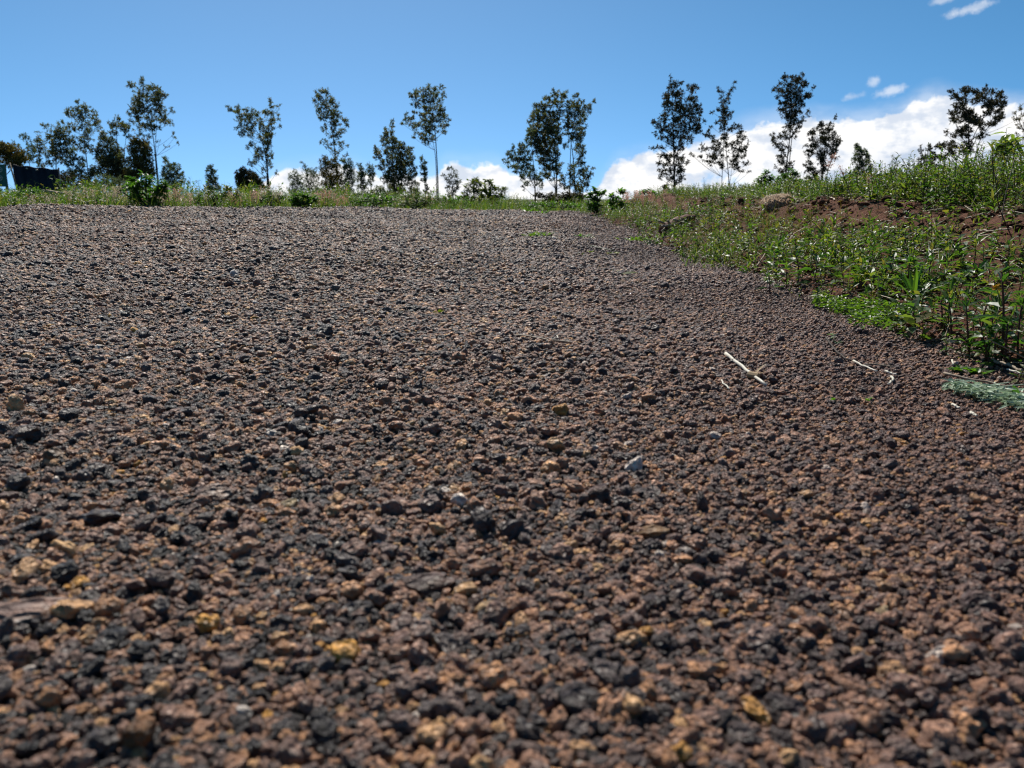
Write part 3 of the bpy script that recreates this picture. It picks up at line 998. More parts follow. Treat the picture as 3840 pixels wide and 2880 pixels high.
T('tall_tree', 'tall tree with long bare curved trunk and ragged crown near the middle', 'tree', 3, 36, ['1288,1410 1286,1200 1280,1050 1263,880 1262,650 1200,400 1180,220', '1262,900 1225,800 1180,600'],
  '1183,195,18,14 1190,230,35,28 1250,240,40,30 1330,240,35,28 1340,280,30,35 1050,245,25,22 1110,250,40,25 975,290,14,12 1000,315,25,18 1060,290,45,40 1140,300,50,40 1220,290,60,40 1290,320,45,40 1050,350,50,35 1120,370,60,45 1210,370,60,45 1310,380,50,40 1070,430,50,40 1160,440,70,45 1250,440,70,45 1330,450,40,40 1030,490,40,25 1110,500,60,40 1200,520,70,45 1290,510,60,40 1345,510,35,40 940,525,25,20 900,570,25,15 960,570,35,25 1010,560,40,30 1100,570,50,35 1200,590,70,45 1300,580,60,40 1370,560,45,35 1410,585,18,14 905,625,20,10,.7 970,620,45,22 1060,620,55,35 1140,650,60,40 1230,650,60,40 1320,630,45,35 1370,610,30,30 1040,680,35,30 1030,715,20,20 1110,710,60,35 1200,720,60,40 1280,700,35,30,.7 1355,690,25,35 1340,720,40,15,.6 1090,770,50,28 1030,775,18,10 1170,780,60,35 1240,770,40,30,.8 1140,825,45,15 1200,830,40,20,.7', .06, .17, .32, 1.0, 'crown_a', GT)
T('airy_tree', 'small airy tree right of the tall bare trunk in front of white cloud', 'tree', 3, 33, ['1455,1430 1450,1280 1430,1120'],
  '1410,1110,25,20 1440,1120,40,30,.8 1480,1150,30,30,.8 1340,1190,25,15,.7 1380,1180,35,25,.6 1360,1220,35,22,.7 1430,1190,40,35,.7 1490,1200,35,35,.8 1410,1250,45,30,.8 1480,1260,50,35 1530,1250,25,25,.7 1400,1310,40,30 1460,1320,45,35 1510,1310,35,35 1450,1370,65,40 1420,1410,50,30', .035, .14, .28, .9, 'crown_a', GS)
# --- yellow green shrubs at the far side of the bend
GB = 'green shrubs along the far edge of the road'
T('leafy_shrub', 'yellow green shrub with feathery dark top right of the airy tree', 'shrub', 3, 15, ['1680,1500 1690,1300'],
  '1700,1225,35,45,1.2 1670,1250,30,30 1640,1285,40,40 1720,1280,50,45 1600,1330,45,35 1670,1340,70,45 1740,1340,50,45 1580,1400,45,45 1650,1420,80,55 1730,1430,60,50', .02, .075, .4, 1.3, 'bush_y', GB, broad=True)
T('leafy_shrub', 'wide low shrub with yellowish leaf edges near the bend', 'shrub', 3, 14.5, ['1880,1520 1860,1330'],
  '1840,1235,40,25,1.0 1810,1270,35,30 1870,1280,45,35 1790,1330,50,45 1860,1340,60,45 1930,1320,50,35 1990,1350,40,25 2020,1325,25,18 1820,1400,80,50 1920,1400,70,50 1990,1410,40,45 1880,1460,110,45', .02, .075, .4, 1.3, 'bush_y', GB, broad=True)
T('leafy_shrub', 'low green shrub at the road edge below the bare trunk tree', 'shrub', 3, 14, ['1420,1540 1420,1450'],
  '1380,1440,60,40 1450,1450,60,40 1520,1460,60,45 1400,1490,80,40 1500,1500,70,35 1580,1480,60,50 1640,1500,50,45', .015, .07, .4, 1.3, 'bush', GB, broad=True)
T('low_shrub', 'dark shaded low bush below the many stemmed tree', 'bush', 3, 13.5, ['1000,1540 1000,1470'],
  '850,1460,80,40,1.4 960,1440,80,50,1.6 1060,1440,80,55,1.6 1160,1460,80,45,1.5 1260,1470,80,40,1.4 1000,1500,120,40,1.6 1140,1500,110,40,1.6 880,1500,70,35,1.3', .015, .08, .4, 1.5, 'crown_dark', GB, broad=True)
T('low_shrub', 'dark low bush at the foot of the three tree clump', 'bush', 4, 19, ['800,1310 800,1250'],
  '560,1220,60,30,1.2 650,1260,80,45,1.6 750,1250,80,50,1.6 850,1250,80,50,1.6 930,1260,70,45,1.6 700,1290,90,30,1.5 850,1290,110,30,1.5 980,1240,40,45,1.2', .02, .10, .4, 1.5, 'crown_dark', GB, broad=True)
T('green_bush', 'bright green broad leaved bush on the left verge of the road', 'bush', 1, 6.75, ['1480,1530 1480,1330', '1480,1500 1350,1350', '1490,1500 1620,1360'],
  '1480,1225,60,28 1410,1260,60,35 1550,1260,60,40 1330,1300,60,40 1460,1300,90,45 1260,1330,60,35 1590,1320,70,45 1650,1330,40,35 1370,1360,90,50 1500,1370,100,50 1620,1390,70,50 1230,1370,40,30 1300,1420,80,45 1420,1440,90,50 1540,1450,80,45 1450,1500,90,30', .008, .042, .45, 1.5, 'bush', GB, broad=True)
T('green_bush', 'rounded grey green herb clump left of the pale pink grass on the verge', 'bush', 2, 8.0, ['1560,1520 1560,1440'],
  '1480,1420,60,40 1560,1400,60,45 1640,1420,70,40 1700,1450,45,40 1500,1470,80,45 1600,1480,90,40 1440,1470,40,45', .006, .035, .42, 1.4, 'bush', GB, broad=True)
# --- clump of three
T('spreading_tree', 'left tree of the three tree clump with wide low crown', 'tree', 4, 36, ['532,1240 520,1050 510,900 480,650', '525,1150 470,1050 400,950 330,860'],
  '318,755,18,25 320,790,30,25 270,830,35,30 300,850,40,35 228,888,16,12 260,910,40,25 330,880,60,40 400,760,40,40 380,820,50,45 430,800,60,50 460,730,40,40 480,650,40,50 465,610,25,25 390,890,60,45 300,950,45,25 370,950,60,40 450,890,60,50 440,960,60,45 350,1000,40,25 430,1020,55,40 500,980,50,50 510,1060,50,45 400,1060,40,30 440,1110,45,35,.8 570,1050,45,45 560,1110,45,40,.8 430,1160,35,40,.5 580,1150,25,25,.5', .055, .16, .32, 1.0, 'crown_b', GT)
T('tall_tree', 'middle tree of the three tree clump with dense dark crown', 'tree', 4, 36.5, ['732,1240 735,1080 730,900 700,650 620,400', '725,1100 680,850 560,560', '735,900 760,600 720,300'],
  '700,225,20,14 690,260,22,20 625,280,22,20 640,310,35,30 730,270,40,35 800,255,30,28 830,235,12,14 720,320,40,35 790,300,40,35 660,360,45,40 760,360,45,40 530,370,35,25 590,370,45,35 530,420,50,40 610,430,60,45 690,430,55,45 760,430,40,40 500,480,40,40 570,490,70,50,1.3 660,500,70,50,1.3 740,500,50,50 470,530,25,20 540,550,60,45,1.2 640,570,80,55,1.3 730,570,60,50 480,610,35,20 560,620,70,50,1.3 660,640,80,50,1.4 740,640,50,50 500,670,50,45 590,690,80,50,1.4 690,710,80,50,1.3 770,690,30,40,.8 530,740,60,45,1.3 620,760,80,50,1.4 710,780,60,45 560,810,70,45,1.3 650,830,80,50,1.3 730,850,45,40,.8 600,890,70,50,1.2 690,900,60,40 770,930,35,35,.8 640,960,70,45 710,970,55,40 610,1020,50,35,.8 660,1040,50,35 750,1000,55,40,.7 790,1070,50,40,.8 700,1090,30,25,.6 800,1130,40,45,.7', .07, .165, .34, 1.1, 'crown_a', GT)
T('tall_tree', 'right tree of the three tree clump leaning right at the top', 'tree', 4, 35.5, ['912,1230 905,1000 890,820 865,680 830,520', '868,700 900,500 940,330'],
  '932,265,25,25 900,290,20,18 870,330,45,35 930,340,50,40 990,330,22,20 850,390,55,40 920,400,65,45 980,400,40,40 1040,385,40,35 1060,360,18,15 1093,315,10,8 1090,340,14,10,.7 1045,430,25,20,.7 840,450,50,35 920,460,60,40 990,470,40,40 1020,500,30,25,.6 850,510,60,40 940,530,60,40 820,570,40,35 890,570,60,45 970,570,50,40 1005,575,22,20 830,620,35,30,.8 900,640,60,45 970,640,50,45 1005,640,25,25 870,690,35,35,.7 940,700,55,40 820,750,35,45,.6 960,750,50,40 990,790,30,40 930,800,40,35,.6 970,850,40,45,.9 940,910,45,45 980,930,35,25 890,960,50,40 950,1000,70,45 1020,980,30,35 1080,970,18,20 1060,1030,35,35 870,1030,45,40 1000,1070,60,45 880,1100,40,40,.8 940,1130,60,45,.9 1010,1130,45,40,.8 850,1150,45,35,.7 960,1180,70,40', .065, .165, .32, 1.05, 'crown_a', GT)
# --- right of the bend
T('tall_tree', 'full crowned tall tree left of the see-through tree on the bank side', 'tree', 5, 33, ['425,1250 425,1050 420,900 412,650 400,260', '430,950 470,750 500,450', '425,1050 360,950 300,860'],
  '390,210,12,22 398,250,25,25 415,285,40,30 465,275,28,25 380,310,30,30 440,320,45,30 375,360,40,35 430,370,50,35 490,350,50,40 550,330,60,40 590,330,25,30 345,400,35,25 410,420,60,35 480,420,55,40 560,400,55,40 610,420,30,35 320,445,18,22 370,470,50,40 450,480,60,45 530,470,60,45 600,460,40,35 645,480,28,35 360,530,45,35 430,540,60,45 510,540,60,45 590,530,50,40 650,520,25,30 290,565,25,20 235,605,18,14 270,605,35,22 340,590,50,35 420,600,60,45 500,600,60,45 580,590,55,45 650,570,35,30 680,610,18,20 225,612,12,10 290,650,45,25 360,660,50,40 430,670,50,45 500,670,60,45 580,660,60,45 640,640,35,35 320,690,40,25 400,730,55,40 480,740,60,45 560,730,50,40 625,700,35,35 235,708,18,8,.7 270,725,18,10,.6 330,750,45,30 400,790,50,35,.8 500,790,50,35 560,785,30,18 225,838,30,10,.8 265,825,40,14,.8 330,830,45,22,.8 420,840,50,35,.8 480,850,35,30,.7 300,900,35,30,.8 360,920,50,40 420,910,40,40,.8 510,920,35,35 300,970,30,30 370,980,50,40 470,970,50,45 530,970,22,30,.7 310,1050,40,35 380,1050,50,40 460,1050,50,40 510,1020,35,30 300,1105,25,22 360,1110,45,30,.9 450,1110,40,35 400,1150,50,25,.7 370,1180,40,35,1.4 380,1230,55,30,1.6', .075, .155, .32, 1.0, 'crown_dark', GT)
T('airy_tree', 'see-through tree with forked whip like top in front of the cloud', 'tree', 5, 33, ['918,1210 915,1120 895,1000 885,850 870,680 845,480 838,300', '875,700 895,500 930,330 958,255', '912,1120 930,1040 925,900'],
  '958,258,9,16 945,300,14,20 928,330,22,22 915,365,20,22 905,400,25,22 838,285,9,18 825,325,28,18 830,355,18,20 825,400,18,25 840,430,25,30 880,440,35,25 925,435,16,14 905,475,35,25 780,510,25,14 830,500,35,25 865,520,35,30 900,530,35,30 940,550,25,28 955,520,12,12 840,565,45,25 880,580,40,30 920,590,25,25,.8 830,605,25,18 870,625,35,25 855,670,30,30 890,670,25,25,.7 750,650,18,15 765,680,25,18 720,690,18,14 735,715,35,18 685,720,16,14 690,745,12,8 770,740,45,25,.8 850,750,40,30,.8 920,720,40,35,.8 970,620,16,16 950,660,35,30 995,650,30,30 1000,690,35,30 1045,700,18,25 1050,745,25,25 970,740,45,30,.8 1010,780,40,35 740,790,45,22,.8 830,790,45,28,.7 900,800,40,30,.8 960,800,40,30,.8 1060,800,18,25,.7 690,810,25,18,.6 670,850,40,25,.8 740,850,55,28 820,850,45,30 910,860,45,30,.7 980,860,50,35 1040,850,40,35 585,885,10,6,.8 610,905,22,8,.8 650,910,35,16,.8 720,920,50,28 790,910,50,35 850,930,40,30,.7 930,920,40,30,.8 1000,930,50,35 1055,910,25,25 700,950,35,14,.8 770,970,55,28 850,980,45,25 960,980,50,35 1040,975,40,25 840,1020,40,16,.8 980,1020,45,25 1000,1050,40,18,.8 1040,1060,22,14,.5', .04, .145, .32, .95, 'crown_dark', GT)
T('tall_tree', 'tall narrow tree with curved dark trunk and heavy flat top', 'tree', 5, 34, ['1410,1100 1420,1000 1440,850 1450,740 1475,620 1460,450 1450,300', '1470,650 1500,450 1550,240'],
  '1390,205,22,20 1400,235,35,30 1460,195,28,18 1500,200,35,20 1560,190,22,20 1550,225,40,30 1480,235,50,30 1360,265,28,18 1370,300,45,30 1440,290,55,40 1520,280,55,40 1580,270,20,30 1345,305,22,12 1390,350,45,35 1460,350,60,40,1.2 1530,340,45,40 1360,380,22,20 1420,400,50,35 1490,400,60,40,1.2 1555,390,35,30 1620,320,18,20 1630,350,18,25 1605,385,28,22 1380,440,40,30 1450,450,60,40,1.2 1520,450,45,40 1365,490,28,20 1420,500,50,35 1490,510,60,40,1.2 1550,470,25,25,.7 1410,550,40,35 1470,560,55,40,1.2 1530,540,35,35 1600,520,22,18,.9 1610,550,18,14,.8 1440,610,50,35 1510,600,40,35 1560,590,28,25,.8 1400,640,30,25,.8 1460,655,50,30 1540,640,28,28 1535,675,30,20 1490,700,35,25,.8 1290,720,25,18 1310,750,35,25 1300,780,25,16 1350,740,35,25 1390,710,28,22 1400,750,45,25,.8 1490,740,40,18,.7 1360,800,40,28 1400,810,35,30,.8 1370,850,35,35,.8 1410,860,25,30,.7 1390,910,40,30,.8 1340,925,30,22 1360,970,40,30,.8 1400,980,30,35,.8 1330,1000,22,18,.6 1500,965,20,12,.7 1470,990,30,25,.7 1370,1040,40,28 1440,1030,40,30 1390,1080,45,25', .065, .155, .32, 1.05, 'crown_dark', GT)
T('young_tree', 'two topped mid sized tree right of the flat topped tall tree', 'tree', 6, 33, ['440,1000 440,850 450,650 500,500', '440,900 400,700 400,530', '430,950 370,920 330,880'],
  '503,465,14,25 500,505,22,25 450,480,18,18 440,520,40,30 395,510,28,22 520,550,40,40 460,570,50,40 400,560,35,30 345,575,30,20 320,590,20,15 540,610,45,40 480,630,55,40 420,630,50,40 350,640,40,30 590,650,25,25 540,680,50,40 470,690,60,40 400,690,50,35 330,690,40,25 290,690,20,15 560,730,30,30 500,750,50,35 430,750,50,35 360,740,45,30 320,740,30,20 380,790,50,35 340,780,35,22 450,800,40,30,.8 520,800,45,25,.7 410,840,50,35 350,850,45,30 330,900,55,30 400,900,50,40 290,900,25,20,.8 370,950,60,35 440,920,30,30,.6 330,980,55,35 400,1010,60,30 270,930,18,14,.6', .06, .15, .32, 1.1, 'crown_dark', GT)
T('conical_tree', 'dense dark cone shaped small tree alone on the skyline right of the two topped tree', 'tree', 6, 38, ['800,1000 800,850 760,700'],
  '750,685,25,20 770,710,35,25 735,730,20,25 800,740,35,30 760,770,50,35 830,790,30,35 760,820,55,35 820,840,50,35 760,870,55,35 840,890,40,35 770,920,65,35 850,940,35,30 800,960,70,30 740,950,35,30,.7', .05, .16, .32, 1.3, 'crown_b', GS)
T('slender_tree', 'faint thin leaved sapling on the skyline right of the dark cone tree', 'tree', 6, 42, ['1085,960 1078,880 1060,760'],
  '1055,775,15,20,.5 1050,810,22,25,.5 1090,800,18,25,.5 1070,850,35,25,.5 1040,870,25,25,.4 1105,860,15,30,.5 1070,900,40,25,.6 1020,910,20,15,.4', .025, .13, .2, .7, 'crown_b', GS, up=1.0)
T('skyline_shrub', 'dark shrub with upright sprigs left of the wide crowned tree', 'shrub', 6, 26, ['1330,950 1340,850'],
  '1305,705,12,22,.8 1320,740,25,22,.8 1375,690,14,22,.8 1365,725,28,25,.8 1410,710,14,16,.7 1400,750,30,25 1340,780,40,25 1300,810,28,25 1370,810,40,30 1420,800,35,30 1310,860,55,35 1390,860,55,35 1330,910,70,30 1420,890,40,35', .03, .11, .3, 1.1, 'crown_dark', GS, up=.8)
T('wide_tree', 'wide crowned tree with spreading limbs standing at the right above the bank', 'tree', 6, 28, ['1725,800 1715,700 1740,600 1720,450 1690,300', '1735,620 1800,540 1880,440 1930,260', '1720,700 1620,600 1600,500', '1800,545 1900,520 1990,460'],
  '1940,150,12,14 1940,180,22,22 1910,190,18,14 1600,205,30,22 1650,190,25,16 1670,220,40,28 1730,200,35,20 1750,230,40,28 1830,195,22,22 1840,230,35,28 1890,230,35,28 1960,240,25,30 1575,260,25,18 1610,260,40,28 1680,275,50,35 1760,280,50,35 1840,280,55,35 1910,280,45,35 1960,300,30,30 1650,330,40,28 1710,330,50,35,1.2 1790,340,60,40,1.2 1870,340,55,35 1940,340,40,35 2050,310,22,18 2065,330,14,12 2030,345,30,20 2010,370,30,25 1680,385,45,30 1750,395,60,40,1.3 1830,400,60,40,1.3 1900,400,50,35 1970,400,40,30 1630,400,28,20 1660,440,50,30 1730,450,60,40,1.2 1810,460,60,40,1.2 1890,460,45,35 1960,460,40,28 2000,440,30,22 1565,485,22,14 1610,480,40,22 1660,500,45,30 1740,510,50,35 1820,510,40,30,.8 1920,500,40,22 1970,500,30,16 2045,480,14,8 1600,540,40,25 1660,550,50,30 1720,560,40,30 1790,560,50,22,.8 1850,545,35,16 1560,560,20,16 1590,600,40,25,.8 1650,610,50,30 1720,620,45,30 1650,670,55,35 1720,680,55,35 1600,690,40,30,.8 1840,605,22,10,.7 1650,740,60,40 1720,740,50,40 1580,760,40,30,.7 1500,600,18,12,.7 1480,680,40,22,.8 1520,700,40,30,.8 1450,700,25,18,.7 1500,750,50,30,.8 1540,790,50,30,.8 1480,800,45,30,.8', .075, .13, .34, 1.25, 'crown_dark', GT)
T('airy_tree', 'sparse reddish leaved tree cut by the right picture edge', 'tree', 6, 22, ['2230,760 2215,600 2190,420', '2215,560 2290,420'],
  '2210,350,18,35 2150,410,30,14,.7 2190,420,30,25,.8 2130,450,25,12,.7 2170,460,40,20,.7 2210,490,30,35,.8 2150,510,25,14,.6 2190,540,30,20,.7 2160,590,25,20,.6 2200,620,30,25,.7 2260,400,40,40,.8 2280,480,45,40,.8 2260,560,45,40,.8', .03, .085, .3, .9, 'crown_brown', GT)
# --- plants at the far end of the bank
GE = 'broad leaved shrubs on the bank'
T('leafy_shrub', 'dark glossy shrub at the far end of the bank where the road bends', 'shrub', 7, 9.6, ['620,640 610,420'],
  '560,205,60,28 620,240,80,40 530,270,60,50 640,300,70,50 720,270,50,35 540,350,80,60 640,380,90,60 480,350,40,40 560,440,90,60 640,480,70,60 500,450,60,50 600,560,70,50 520,540,50,50', .01, .055, .45, 1.6, 'bush', GE, broad=True)
T('leafy_shrub', 'wide green shrub next to the dark glossy shrub on the bank end', 'shrub', 7, 9.0, ['960,780 950,560'],
  '860,340,60,45 940,350,60,45 1020,400,70,50 830,420,70,55 930,450,90,60 1060,480,80,60 860,530,90,60 980,560,100,60 1090,580,60,55 880,640,80,55 1000,660,90,55 930,730,80,45', .01, .05, .45, 1.5, 'bush', GE, broad=True)
T('leafy_plant', 'single tall drooping leaved plant standing up behind the wide green shrub', 'plant', 7, 10.0, ['1040,420 1035,280 1030,235'],
  '1030,230,45,25 1000,250,30,22 1065,260,30,28', .008, .06, .4, 1.3, 'bush', GE, broad=True)
T('leafy_plant', 'dark leaved plant poking above the pink grass on the bank', 'plant', 7, 9.8, ['1480,380 1480,260'],
  '1420,245,50,18 1500,235,60,22 1560,270,50,22 1380,270,40,20', .008, .055, .4, 1.3, 'bush', GE, broad=True)
T('leafy_shrub', 'pointed bright green plant below the flat topped tall tree', 'shrub', 5, 12, ['1235,1230 1240,1100'],
  '1240,1065,25,35 1215,1100,40,35 1190,1140,35,35 1260,1120,50,40 1220,1170,60,40 1300,1160,40,35 1270,1200,70,35 1180,1190,30,30', .012, .07, .45, 1.5, 'bush', GE, broad=True)
T('leafy_shrub', 'round mid green shrub right of the pointed bright green plant', 'shrub', 5, 13, ['1460,1230 1460,1120'],
  '1470,1050,40,25 1500,1080,50,30 1430,1090,50,35 1380,1120,45,30 1490,1130,70,40 1550,1140,35,35 1400,1170,70,40 1500,1190,80,40 1580,1170,30,35', .012, .06, .4, 1.4, 'bush', GE, broad=True)
T('leafy_shrub', 'low dark green shrub along the skyline right of the two topped tree', 'shrub', 6, 12, ['700,1060 700,980'],
  '560,1020,40,25 620,1000,40,30 680,970,50,30 740,960,50,30 720,1010,70,35 640,1040,70,30 800,1000,50,30 670,950,18,14', .012, .055, .4, 1.3, 'bush', GE, broad=True)
T('leafy_shrub', 'low mound of leaves on the skyline below the faint sapling', 'shrub', 6, 8, ['1060,1040 1060,960'],
  '990,950,40,25 1050,930,50,28 1110,930,50,28 1160,950,40,28 1030,980,60,30 1110,980,70,30', .01, .04, .45, 1.4, 'bush', GE, broad=True)
T('leafy_plant', 'plant with large drooping pale green leaves at the top right of the bank', 'plant', 8, 4.9, ['1300,480 1350,380 1420,290', '1350,400 1440,330'],
  '1410,275,60,22 1470,290,45,40 1380,300,45,30 1440,330,60,35 1370,370,40,30 1490,330,35,25', .006, .085, .36, .28, 'bush_pale', GE, broad=True, up=-.1)
# --- low thickets and weed clumps filling the verge
GV = 'weed clumps and thickets along the far verge'
for a in (
    ('thicket', 'low dark thicket right of the black sheeting', 'bush', 0, 31, ['240,712 240,670'], '190,690,30,22 225,675,30,25 265,670,32,25 300,690,30,22 330,700,30,20 240,705,60,18', .04, .13, .32, 1.1, 'crown_dark', False),
    ('thicket', 'low dark thicket under the dense round topped tree', 'bush', 0, 31, ['430,715 430,680'], '365,695,35,22 405,680,35,25 450,685,38,26 500,700,40,20 560,705,40,16 430,705,80,16', .04, .13, .32, 1.1, 'crown_b', False),
    ('thicket', 'low thicket between the shrub row and the dark many stemmed tree', 'bush', 0, 30, ['1415,735 1415,715'], '1395,722,22,14 1425,715,26,18 1455,724,24,14 1380,730,24,10 1430,732,50,10', .03, .12, .32, 1.1, 'crown_b', False),
    ('thicket', 'low thicket along the foot of the skyline shrub row', 'bush', 0, 30, ['1240,735 1240,715'], '1120,725,40,14 1170,722,40,16 1230,722,40,16 1290,724,40,14 1340,728,40,12', .03, .12, .32, 1.0, 'crown_b', False),
    ('weed_clump', 'brownish weed clump at the far left of the verge below the leaning dry stalk', 'weeds', 0, 6.6, ['120,782 120,750'], '60,752,35,20 110,742,35,24 150,750,30,22 100,768,55,16 40,770,40,14', .006, .032, .4, .7, 'bush_brown', True),
    ('weed_clump', 'green weed clump in front of the black sheeting', 'weeds', 0, 7.0, ['70,770 70,735'], '40,722,40,18 90,728,40,20 10,735,30,20 130,722,35,16', .006, .036, .35, .7, 'bush', True),
    ('weed_clump', 'dark green weed clump left of the bright green bush', 'weeds', 0, 7.0, ['320,775 320,740'], '270,745,35,18 320,735,40,20 370,742,35,18 320,760,60,16', .006, .034, .35, .7, 'bush_dark', True),
    ('weed_clump', 'dark green weed clump on the verge below the small narrow cone tree', 'weeds', 0, 7.4, ['775,775 775,745'], '745,745,24,20 780,735,30,24 815,745,28,22 770,762,50,16', .006, .036, .4, 1.0, 'bush_dark', True),
    ('weed_clump', 'leafy weed clump on the verge left of the dark domed bush', 'weeds', 0, 8.0, ['860,778 860,730'], '830,722,22,18 860,712,28,20 890,725,26,20 850,745,40,22 900,750,30,20', .006, .045, .45, .9, 'bush_y', True),
    ('weed_clump', 'tall dark weed clump on the verge in front of the leaning tree foot', 'weeds', 0, 8.2, ['1010,778 1010,740'], '975,745,26,18 1010,735,28,22 1045,745,28,20 1010,760,50,16', .006, .038, .4, .9, 'bush_dark', True),
    ('weed_clump', 'grey green weed clump on the verge below the saplings of the shrub row', 'weeds', 0, 9.0, ['1400,782 1400,745'], '1340,752,30,16 1385,742,34,20 1430,744,34,20 1475,750,34,18 1400,765,70,14', .006, .045, .35, .9, 'bush', True),
    ('weed_clump', 'long low grey green weed clump left of the wide low shrub', 'weeds', 0, 9.6, ['1560,782 1560,755'], '1520,758,30,14 1560,752,34,16 1605,757,32,14 1560,770,60,10', .006, .045, .35, .9, 'bush_dark', True),
    ('weed_clump', 'low weed clump at the road edge under the three tree clump', 'weeds', 0, 11.5, ['2060,786 2060,765'], '1990,768,30,12 2030,764,34,14 2080,766,34,13 2130,768,34,12 2170,772,24,10', .006, .055, .35, .9, 'bush', True),
):
    T(*a[:12], group=GV, broad=a[12], up=.5)


# ------------------------------------------------------------------ man made things at the far left
def box(mb, c, sx, sy, sz, rz=0, mi=0):
    x, y, z = sx / 2, sy / 2, sz / 2
    v = np.array([[-x, -y, -z], [x, -y, -z], [x, y, -z], [-x, y, -z], [-x, -y, z], [x, -y, z], [x, y, z], [-x, y, z]])
    cr, sr = math.cos(rz), math.sin(rz)
    v = v @ np.array([[cr, sr, 0], [-sr, cr, 0], [0, 0, 1]]) + np.asarray(c)
    mb.add(v, [[0, 3, 2, 1], [4, 5, 6, 7], [0, 1, 5, 4], [1, 2, 6, 5], [2, 3, 7, 6], [3, 0, 4, 7]], mi)


M['black_sheet'] = plain_mat('black_sheeting', (.008, .008, .012), (.016, .016, .022), 8, .55, .2, .3)
M['green_board'] = plain_mat('green_board', (.016, .09, .062), (.024, .12, .085), 6, .5, .1)
M['white_paint'] = plain_mat('faded_white_paint', (.35, .42, .4), (.5, .55, .52), 30, .6, .1)
M['pale_wood'] = plain_mat('pale_wood', (.42, .27, .15), (.60, .42, .26), 20, .6, .3, stretch=(.2, 1, 1))


def black_fence():
    D = 29.0
    a, b = at(46, 616, D), at(219, 634, D + 1.2)
    g = float(gz(a[0], D))
    root = thing('black_sheet_fence', (a[0], D, g), 'black sheeting panel stretched between posts at the far left', 'fence')
    org = np.array([a[0], D, g])
    mb = MB()
    n = 40
    t = np.linspace(0, 1, n)
    top = a[None] + (b - a)[None] * t[:, None]
    top[:, 2] -= .035 * np.sin(t * math.pi * 3) ** 2
    rip = np.stack([np.zeros(n), .018 * np.sin(t * 40), np.zeros(n)], 1)
    bot = top.copy()
    bot[:, 2] = g
    fr, bk = [], []
    for k in (0, 1):
        off = np.array([0, .025 * k, 0])
        fr.append(np.concatenate([top + rip + off, bot + rip * .6 + off]))
    V = np.concatenate(fr)
    i = np.arange(n - 1)
    q = [np.stack([i, i + n, i + n + 1, i + 1], 1), np.stack([2 * n + i, 2 * n + i + 1, 3 * n + i + 1, 3 * n + i], 1), np.stack([i, i + 1, 2 * n + i + 1, 2 * n + i], 1)]
    mb.add(V, np.concatenate(q))
    mb.obj('sheet', M['black_sheet'], root, smooth=True, origin=org)
    for p, lean, r in ((a, -.03, .028), (b, .02, .03)):
        pm = MB()
        top_ = p + np.array([lean * 2, -.05, .05])
        tube(pm, [np.array([p[0] + .18 * (1 if lean < 0 else 0), p[1] - .05, g - .05]), top_], r, 8)
        pm.obj('post', M['drystick'], root, smooth=True, origin=org)
    for (px, py) in ((104, 632), (141, 637)):
        pm = MB()
        c = at(px, py, D + .4)
        tube(pm, [c + np.array([0, -.09, 0]), c + np.array([0, -.02, 0])], .022, 8)
        pm.obj('fixing_disc', M['palestraw'], root, origin=org)


black_fence()


def green_sign():
    D = 28.0
    r_ = at(17, 616, D)
    l_ = at(-70, 612, D)
    g = float(gz(r_[0], D))
    org = np.array([r_[0], D, g])
    root = thing('green_board', org, 'dark green board with pale ring marks at the left picture edge', 'sign')
    mb = MB()
    w = r_[0] - l_[0]
    zb = at(17, 700, D)[2]
    box(mb, ((r_[0] + l_[0]) / 2, D, (r_[2] + zb) / 2), w, .04, r_[2] - zb)
    mb.obj('board', M['green_board'], root, origin=org)
    for (px, py, rr) in ((0, 636, 7.5), (0, 667, 8.0), (-38, 650, 9)):
        rm = MB()
        c = at(px, py, D - .024)
        an = np.linspace(0, 2 * math.pi, 25)
        R0 = rr / 3.75 / FPX * D
        tube(rm, c[None] + R0 * np.stack([np.cos(an), np.zeros(25), np.sin(an)], 1), .012, 5, cap=False)
        box(rm, c, R0 * .9, .01, .03)
        rm.obj('ring_mark', M['white_paint'], root, origin=org)
    for xx in (r_[0] - .08, l_[0] + .08):
        pm = MB()
        tube(pm, [np.array([xx, D + .05, g - .05]), np.array([xx, D + .05, r_[2] - .02])], .03, 8)
        pm.obj('post', M['drystick'], root, origin=org)


green_sign()


def wood_pole():
    D = 8.6
    a, b = at(172, 715, D), at(322, 727, D + .15)
    org = np.array([a[0], D, float(gz(a[0], D))])
    root = thing('wooden_pole', org, 'pale peeled pole lying across the weeds below the black sheeting', 'pole')
    mb = MB()
    t = np.linspace(0, 1, 9)[:, None]
    P = a + (b - a) * t
    P[:, 2] -= .012 * np.sin(t[:, 0] * 3.1)
    tube(mb, P, np.linspace(.013, .009, 9), 8)
    mb.obj('shaft', M['pale_wood'], root, smooth=True, origin=org)
    for q in (P[1], P[7]):
        fm = MB()
        gq = float(gz(q[0], q[1]))
        tube(fm, [np.array([q[0] + .01, q[1] + .02, gq - .03]), q + np.array([0, .014, .02])], .006, 6)
        fm.obj('prop', M['drystick'], root, origin=org)


wood_pole()


